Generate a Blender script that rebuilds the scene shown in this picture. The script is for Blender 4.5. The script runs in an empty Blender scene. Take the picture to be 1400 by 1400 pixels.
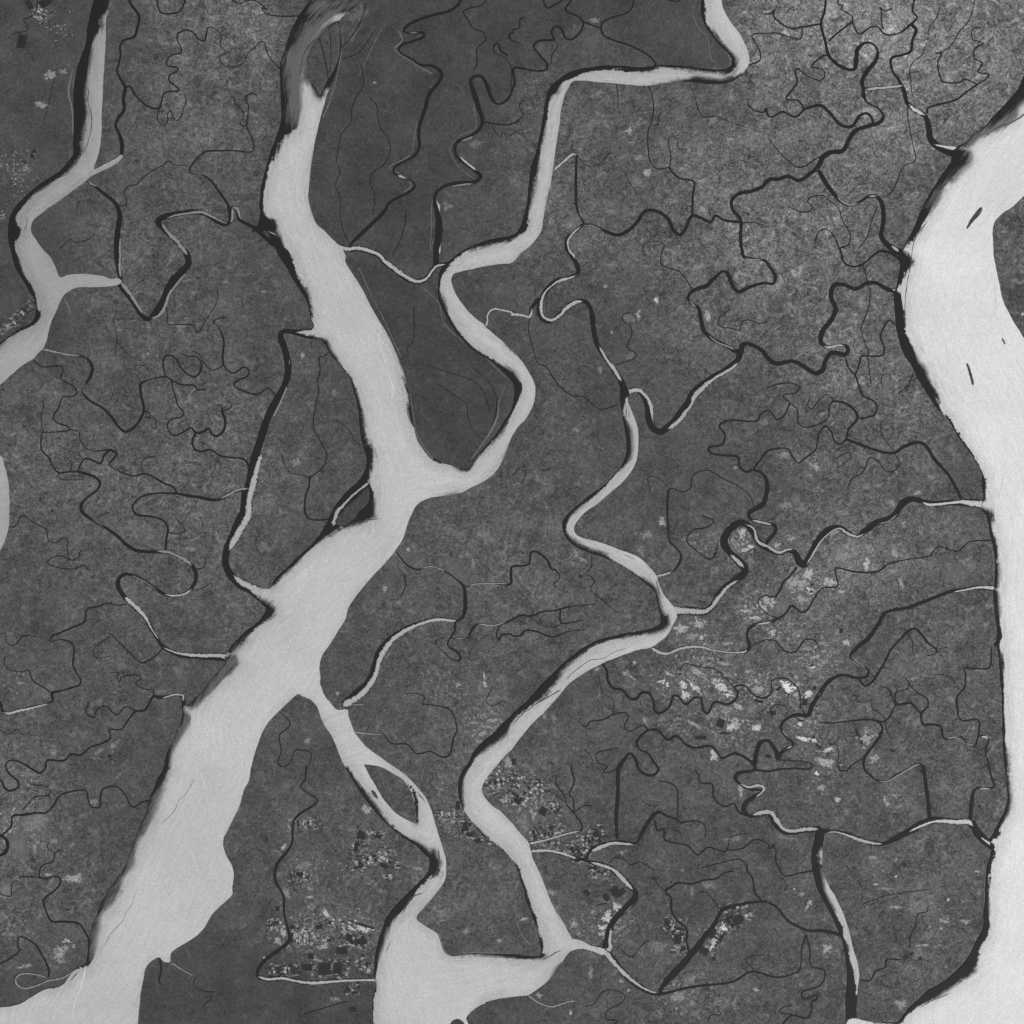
# ---- survey of the delta -----------------------------------------------------------------
# "@cr" opens survey sheet column c, row r; then x,y[,width] in quarter units inside it.
RIVERS = {
'upper_left': """@00 500,-160 520,-60 515,0 497,60 490,100 478,160 475,210 458,280 435,340 420,390 408,460 406,540 405,620 404,700 402,780 398,850 370,890 340,925 290,965 230,1000 170,1050 120,1095 75,1150 52,1210 45,1280 52,1340 68,1400
@01 72,20 90,75 130,140 165,200 190,240 198,300 190,340 165,375 110,400 50,440 0,475 -120,530 -600,700 -600,1100 -120,790 0,705 60,650 120,600 165,572 185,560 210,530 235,510 242,495 255,460 270,400 285,350 305,310 325,260 350,215 390,185 430,172 500,170 570,168 640,158 665,140 645,122 610,125 560,110 500,100 430,97 370,103 328,115 300,50 270,0
@00 240,1370 190,1300 170,1260 180,1210 210,1180 270,1135 350,1080 430,1020 460,1000 480,985 495,968 540,945 590,920 640,890 672,858 665,845 640,862 600,885 560,905 515,925 530,870 548,800 556,720 556,620 562,520 568,420 575,300 580,200 582,100 597,60 608,0 615,-160""",
'west_edge': """@01 -500,1000 0,1090 25,1150 45,1230 55,1330 52,1400 @02 50,70 30,150 0,210 -40,280 -500,500""",
'great': """@10 480,-560 400,-160 330,-40 300,0 265,45 235,90 210,140 180,210 158,280 138,340 132,400 135,480 138,560 140,640 130,700 110,760 85,820 65,890 45,960 30,1030 22,1100 25,1170 12,1230 -5,1260 40,1280 70,1300 95,1335 125,1400
@11 165,60 205,130 245,195 280,250 295,310 305,360 315,385 300,410 310,450 350,455 375,480 400,525 440,575 480,620 515,665 530,710 550,790 565,870 570,940 580,1010 600,1080 607,1140 590,1190 560,1235 510,1280 460,1335 420,1395
@12 390,60 350,130 290,195 230,250 170,310 110,365 75,415 30,420 10,450 30,500 55,530 40,570 0,615
@02 1350,650 1310,690 1270,730 1245,765 1225,790 1240,820 1200,870 1150,930 1100,990 1035,1055 1005,1060 1000,1110 990,1150 960,1220 930,1290 910,1340 898,1400
@03 865,60 840,120 820,170 800,250 770,310 740,390 715,460 695,510 665,575 640,605 610,650 580,700 550,750 530,810 505,860 495,920 490,1000 478,1060 465,1075 420,1100 380,1140 340,1188 240,1212 170,1252 100,1292 0,1308 -120,1310 -700,1300 -700,2000 770,2000 765,1500 755,1400 762,1310 770,1230 785,1150 800,1090 830,1055 870,1035 895,1060 930,1060 930,1040 940,1005 1020,955 1085,910 1120,870 1160,800 1220,740 1270,690 1270,660 1278,590 1270,540 1245,490 1222,430 1225,380 1250,330 1290,250 1315,190 1335,120 1360,70 1372,0
@12 0,1300 20,1240 60,1160 125,1090 200,1020 240,995 290,1020 350,930 347,850 360,790 400,730 450,650 492,580 497,545 520,500 570,430 640,350 700,285 755,220 780,185 810,130 830,60 855,0
@11 870,1375 900,1345 940,1325 1000,1315 1080,1305 1150,1280 1200,1200 1160,1167 1130,1168 1080,1150 1030,1135 980,1130 930,1080 890,1020 865,950 850,850 835,750 820,680 800,610 770,540 730,450 680,365 630,280 590,200 550,130 510,70 490,30 492,0
@10 485,1385 470,1355 430,1320 380,1270 330,1220 300,1150 285,1080 290,1020 297,940 310,860 325,770 345,680 365,600 385,530 408,470 430,425 450,360 468,270 462,190 457,120 480,85 530,50 570,5 620,-60 760,-160 900,-560""",
'north_loop': """@20 1000,-560 1060,-160 1040,0 1035,60 1045,110 1070,160 1100,200 1140,250 1180,290 1203,325 1200,360 1170,378 1100,380 1000,370 900,360 790,357 770,365 680,370 600,362 520,360 440,368 370,380 310,400 250,440 205,490 185,550 172,640 155,740 130,840 105,930 95,1000 85,1100 65,1190 30,1270 0,1290
@10 1320,1305 1240,1325 1160,1360 1100,1395
@11 1080,15 1040,45 1010,85 1000,150 998,220 1020,290 1070,380 1130,460 1200,525 1290,580 1370,655 1400,685 1415,720 1415,770 1400,840 1370,890 1320,970 1260,1040 1200,1110 1160,1165 1080,1150 1030,1135 960,1110 880,1200 860,1370 900,1345 940,1325 1000,1315 1080,1305 1150,1280 1230,1240 1300,1190 1345,1130 1365,1080 1385,1020
@21 0,985 30,940 75,890 110,830 128,760 125,700 95,640 50,570 0,520
@11 1340,460 1280,410 1255,390 1245,375 1200,340 1150,290 1100,220 1075,170 1068,130 1080,100 1120,85 1180,72 1250,58 1330,45 1400,38
@20 50,1385 95,1350 130,1310 160,1260 170,1200 190,1100 210,1010 220,940 235,840 250,740 262,660 270,590 290,520 320,460 340,442 420,445 500,453 600,460 680,468 740,468 800,462 880,450 960,447 1020,455 1100,460 1170,455 1230,430 1270,390 1295,350 1293,290 1275,240 1240,180 1200,130 1160,60 1145,0 1130,-160 1150,-560""",
'lower_branch': """@12 250,900 240,995 290,1020 330,1060 350,1110 370,1160 410,1220 450,1310 488,1400
@13 520,50 570,130 620,200 670,260 720,310 770,355 820,390 880,430 920,470 948,500 948,550 930,590 880,640 820,700 760,760 715,820 695,880 670,950 655,1020 648,1100 650,1150 655,1170 658,1190 650,1220 640,1300 640,1400 640,1700 1250,1700 1180,1440 1150,1370 1165,1345 1210,1305 1270,1280 1340,1258 1400,1252
@23 60,1245 90,1240 130,1215 190,1170 240,1110 280,1050 315,1005 350,990 400,990 450,1005 500,1020 500,990 430,970 370,940 330,935 200,960 160,1015 150,1030 80,1030 0,1022
@13 1250,1018 1180,1015 1110,1025 1070,1028 1030,1005 1010,950 990,905 920,860 878,820 930,750 980,690 1025,630 1038,590 1038,500 1020,430 995,350 975,280 950,210 920,150 870,90 820,40 765,0
@12 680,1340 600,1280 545,1215 525,1170 505,1110 500,1080 445,1080 410,1045 375,1000 350,930 340,880""",
'middle': """@21 600,700 597,730 595,800 605,880 620,960 628,1020 625,1080 600,1150 560,1200 500,1260 430,1310 370,1360 320,1400
@22 300,20 278,60 282,110 300,150 340,185 400,215 460,235 540,265 620,305 680,350 740,400 785,450 805,540 815,605 790,628 720,650 640,662 560,680 480,700 400,740 330,790 270,840 230,880 150,960 80,1040 0,1110
@12 1340,1170 1290,1220 1230,1270 1190,1320 1160,1380
@13 1130,20 1112,70 1108,130 1120,190 1145,250 1190,310 1240,370 1300,410 1360,460 1395,500
@23 20,530 45,600 70,680 85,740 110,800 145,900 155,960 160,1015 150,1060 240,1060 315,1005 340,990 345,945 330,935 320,920 285,850 240,780 200,700 170,620 140,550 110,490 105,460 95,420 85,400 40,350 0,300
@13 1340,240 1290,205 1245,150 1235,110 1265,50 1305,0
@12 1330,1370 1370,1325 1400,1295
@22 50,1230 110,1160 190,1080 260,1000 310,940 380,890 440,855 490,830 510,820 560,800 640,770 700,750 740,745 770,735 800,715 850,670 885,610 905,570 890,525 870,500 830,450 800,380 790,345 740,290 680,240 600,210 520,180 440,155 380,140 345,115 340,80 365,40 400,0
@21 460,1360 530,1300 600,1240 650,1180 680,1120 690,1060 692,980 680,910 655,850 635,790 640,740""",
'estuary': """@30 3000,-600 1700,0 1460,330 1400,420 1360,500 1300,570 1240,630 1190,690 1140,730 1080,780 1035,805 1010,830 1000,890 950,960 900,1040 850,1130 820,1200 780,1290 740,1360 715,1385
@31 722,20 725,50 715,110 705,170 692,195 690,220 695,300 700,370 715,450 740,530 785,600 830,690 880,770 940,850 990,900 1030,970 1080,1040 1130,1110 1165,1180 1175,1250 1180,1330 1168,1350 1168,1385
@32 1195,25 1210,80 1222,150 1235,200 1245,300 1240,400 1235,440 1240,520 1250,600 1255,700 1235,730 1255,745 1265,830 1275,930 1282,1050 1285,1200 1288,1300 1295,1400
@33 1305,60 1308,120 1310,180 1290,250 1250,330 1215,395 1215,420 1225,445 1215,490 1195,560 1190,700 1180,800 1175,880 1130,970 1085,1050 1040,1100 960,1170 870,1220 820,1270 760,1330 710,1390 660,1393 580,1392 510,1378 480,1368 468,1400 460,1500 450,2000 3000,2000 3000,-2200
@31 1600,750 1460,560 1400,455 1350,370 1310,300 1280,230 1265,150 1250,80 1235,0
@30 1230,1330 1228,1260 1240,1210 1280,1170 1340,1130 1400,1070 1480,1000 3000,200""",
'south': """@33 275,335 255,400 242,460 240,530 255,600 275,670 310,740 350,810 380,880 405,940 425,1020 435,1120 430,1220 425,1300 430,1400 430,1900 500,1900 470,1400 500,1380 480,1350 488,1280 490,1200 498,1140 490,1070 470,1000 450,920 430,850 405,780 370,710 330,640 300,570 298,500 300,420 307,350""",
}
# reaches where sun glint is painted in as pale water (clipped to the rivers): (tone, outline)
GLINT = [
(160,"""@00 640,-160 598,-100 598,0 585,50 560,75 542,115 545,150 520,200 490,290 478,370 468,430 460,480 458,560 465,620 450,700 435,790 445,830 410,880 370,930 330,965 270,1000 210,1040 160,1090 110,1150 85,1190 100,1240 115,1260 90,1320 80,1360 95,1400
@01 110,60 150,130 185,190 200,230 205,290 225,310 215,350 185,378 150,395 100,415 40,450 0,482 -120,540 -800,700 -800,1200 0,800 200,620 300,520 800,200 640,60 340,40 @00 280,1330 300,1150 520,990 740,850 660,500 660,0"""),
(165,"""@01 -500,900 30,1000 100,1200 100,1400 @02 100,60 60,250 -500,600"""),
(190,"""@10 560,20 500,62 430,60 380,100 340,150 260,250 230,300 228,350 222,430 216,500 222,600 215,700 150,750 120,800 85,880 62,960 45,1040 40,1120 55,1190 98,1215 108,1270 150,1340 190,1390
@11 215,80 250,150 280,210 292,260 300,310 315,370 300,400 260,405 230,415 280,435 350,452 385,470 400,510 450,580 500,640 530,680 545,740 565,820 580,900 585,960 600,1020 630,1060 632,1110 620,1170 615,1240 640,1290 640,1340 635,1400
@12 640,15 590,45 500,72 440,88 400,120 350,160 290,210 230,265 150,340 100,390 60,410 -40,380 -40,430 40,490 75,515 98,545 75,570 40,600 0,630
@02 1350,680 1300,730 1250,770 1150,760 1150,790 1260,800 1280,830 1240,880 1170,950 1110,1010 1050,1060 1000,1050 1000,1100 1020,1130 990,1190 950,1260 925,1330 915,1400
@03 895,60 860,120 835,180 830,220 810,290 780,340 745,400 722,470 715,520 660,600 640,680 590,750 550,785 530,830 515,880 500,930 500,1030 480,1080 400,1110 330,1190 200,1200 0,1280 -900,1200 -900,2200 900,2200 800,1400 840,1100 1000,1090 1200,880 1380,600 1280,420 1420,100
@12 60,1260 240,1040 480,1400 @13 500,0 540,60 590,130 640,200 690,255 740,310 790,350 850,395 910,430 960,480 985,500 1000,520 985,560 940,610 890,660 850,720 800,780 740,830 710,890 690,950 670,1020 662,1100 655,1150 660,1200 645,1260 642,1400 642,1800 1300,1800 1240,1300 @23 150,1260 300,1050 500,1060 560,980 330,900 240,720 170,560 140,450 80,350
@13 1300,150 1280,100 1360,0 @12 1420,1330 @22 350,960 800,770 950,600 900,470 820,340 700,200 500,140 390,110 450,0 @21 700,1200 720,980 640,780 625,770 620,800 605,850 620,900 640,960 645,1030 640,1100 610,1150 560,1200 500,1270 430,1330 350,1385
@22 312,30 292,100 310,140 350,175 420,210 500,235 580,280 650,320 740,385 785,430 800,500 820,560 842,580 850,610 800,645 720,662 640,675 560,693 480,720 430,740 350,790 280,850 255,890 210,950 150,1020 60,1090 0,1140
@12 1360,1210 1320,1240 1250,1290 1200,1340 1175,1390
@13 1140,40 1125,100 1125,180 1150,250 1190,305 1240,360 1300,405 1360,455 1400,500
@23 30,530 55,600 80,680 100,750 130,820 150,900 172,960 165,1010 180,1025 100,1045 0,1035
@13 1200,1005 1060,1005 1020,900 900,800 1060,620 1070,480 950,120 740,-40 @12 620,1150 580,1000 460,1000 420,940 405,860 460,720 545,590 560,490 800,270 890,120 950,0
@11 1000,1340 1250,1260 1400,1050 @21 100,900 160,760 120,620 @11 1370,470 1120,180 1100,110 1400,60 @21 60,-20 @20 150,1330 200,1160 260,860 300,560 340,455 500,475 700,490 960,444 1000,430 1080,440 1150,445 1215,425 1320,400 1330,250 1160,-160 1075,-160 1052,0 1055,60 1065,130 1105,190 1150,250 1200,300 1218,330 1212,370 1180,388 1100,388 1000,377 900,365 800,362 760,385 680,392 600,385 520,383 450,390 380,405 330,430 280,450 240,505 205,530 195,600 185,660 175,700 160,800 140,880 125,960 110,1030 95,1110 85,1200 75,1260 20,1290 0,1305
@10 1300,1325 1180,1360 1115,1400
@11 1060,50 1030,90 1012,140 1005,210 1030,270 1080,370 1130,440 1210,515 1300,570 1340,600 1400,640 1425,670 1455,700 1447,760 1420,820 1385,890 1330,970 1270,1040 1200,1110 1165,1168 1130,1165 1080,1145 960,1110 850,900 820,640 700,340 500,-20 @10 510,1330 400,1270 320,1150 320,900 400,600 420,480 380,480 350,530 320,480 275,400 270,330 290,260 345,190 400,140 460,110"""),
(219,"""@30 1800,-200 1400,545 1360,590 1345,640 1280,690 1220,715 1140,750 1100,790 1050,800 1010,805 1060,825 1090,830 1085,880 1050,920 1010,960 960,1020 930,1080 890,1140 860,1200 820,1280 770,1330 730,1370
@31 750,-10 790,30 760,70 745,130 700,190 722,200 735,280 750,350 755,420 775,470 800,530 815,580 850,620 870,680 905,740 920,800 960,860 1000,900 1060,1000 1120,1080 1160,1160 1185,1210 1190,1280 1185,1335 1160,1350 1165,1380
@32 1215,10 1220,80 1235,130 1250,190 1255,320 1250,410 1230,425 1250,440 1252,500 1265,600 1275,650 1280,680 1265,725 1272,760 1285,900 1290,1050 1295,1250 1305,1400
@33 1310,100 1322,180 1300,260 1265,340 1270,370 1215,400 1245,425 1243,460 1230,500 1210,570 1205,700 1205,780 1212,860 1200,920 1160,980 1145,1040 1110,1110 1040,1160 960,1215 900,1260 830,1300 760,1350 718,1400 600,1385 480,1365 420,1400 420,2200 3200,2200 @30 3200,-500"""),
(200,"""@33 285,440 270,470 282,540 290,600 310,690 350,760 390,830 412,870 410,920 435,970 450,1060 470,1110 475,1160 475,1240 488,1240 520,1180 520,1080 480,900 430,760 340,560 310,440"""),
]
HALF = ["""@10 600,-20 480,10 330,90 250,150 200,250 160,300 155,400 165,560 180,680 230,700 300,400 420,120""",
"""@10 330,-10 420,0 520,-30 480,30 380,60 300,110 290,70""",
"""@03 850,130 800,260 705,480 640,610 560,760 500,900 485,1050 560,990 660,830 740,660 790,540 850,400 900,230 930,100"""]
HALF += ["""@30 1480,470 1340,600 1200,690 1090,770 1080,900 960,1000 880,1130 900,1190 1000,1060 1120,940 1190,850 1300,760 1480,640""", """@02 1350,690 1240,800 1100,990 1000,1120 930,1290 980,1260 1060,1130 1150,1030 1290,850 1390,720"""]
NOGLINT = ["""@13 828,75 862,160 872,230 872,300 884,300 888,240 886,180 868,120""","""@13 970,455 1000,560 990,580 960,560 950,500""",
"""@02 1230,800 1275,795 1290,830 1250,850""","""@22 800,560 850,575 845,600 800,610""","""@33 468,1180 482,1185 478,1290 490,1300 480,1350 450,1370"""]
FLOW = ["@00 570,-60 520,300 500,700 440,930 180,1130 90,1300 @01 170,140 260,290 120,500 -100,650","@01 350,150 640,140",
"@10 480,-60 300,120 200,350 200,650 160,900 150,1100 220,1300 @11 300,150 420,380 620,680 720,1050 740,1300 @12 700,60 500,250 200,520 0,780 @02 1200,1100 @03 1200,0 1000,400 800,800 600,1150 400,1400",
"@13 560,40 750,290 950,440 1010,520 950,650 800,850 800,1100 900,1400","@13 750,20 900,130 960,330 980,430",
"@20 1090,-60 1150,150 1250,320 1150,420 900,410 500,420 300,450 210,620 140,1000 80,1250 @10 1380,1350 @11 1150,50 1030,130 1100,320 1300,500 @21 60,650 60,830 @11 1300,1080 1100,1230 850,1250",
"@21 620,800 660,1050 500,1300 @22 320,60 330,150 600,250 780,400 850,570 780,680 450,770 200,960 @12 1350,1270 @13 1170,80 1180,220 1380,400 @23 120,650 240,950 100,1150 @13 900,1250",
"@30 1500,560 1250,850 1050,1100 900,1350 @31 850,250 950,600 1150,950 1280,1300 @32 1330,400 1350,1200 @33 1370,300 1290,900 1000,1350","@33 270,400 270,550 350,780 430,950 460,1150 460,1400"]
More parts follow.
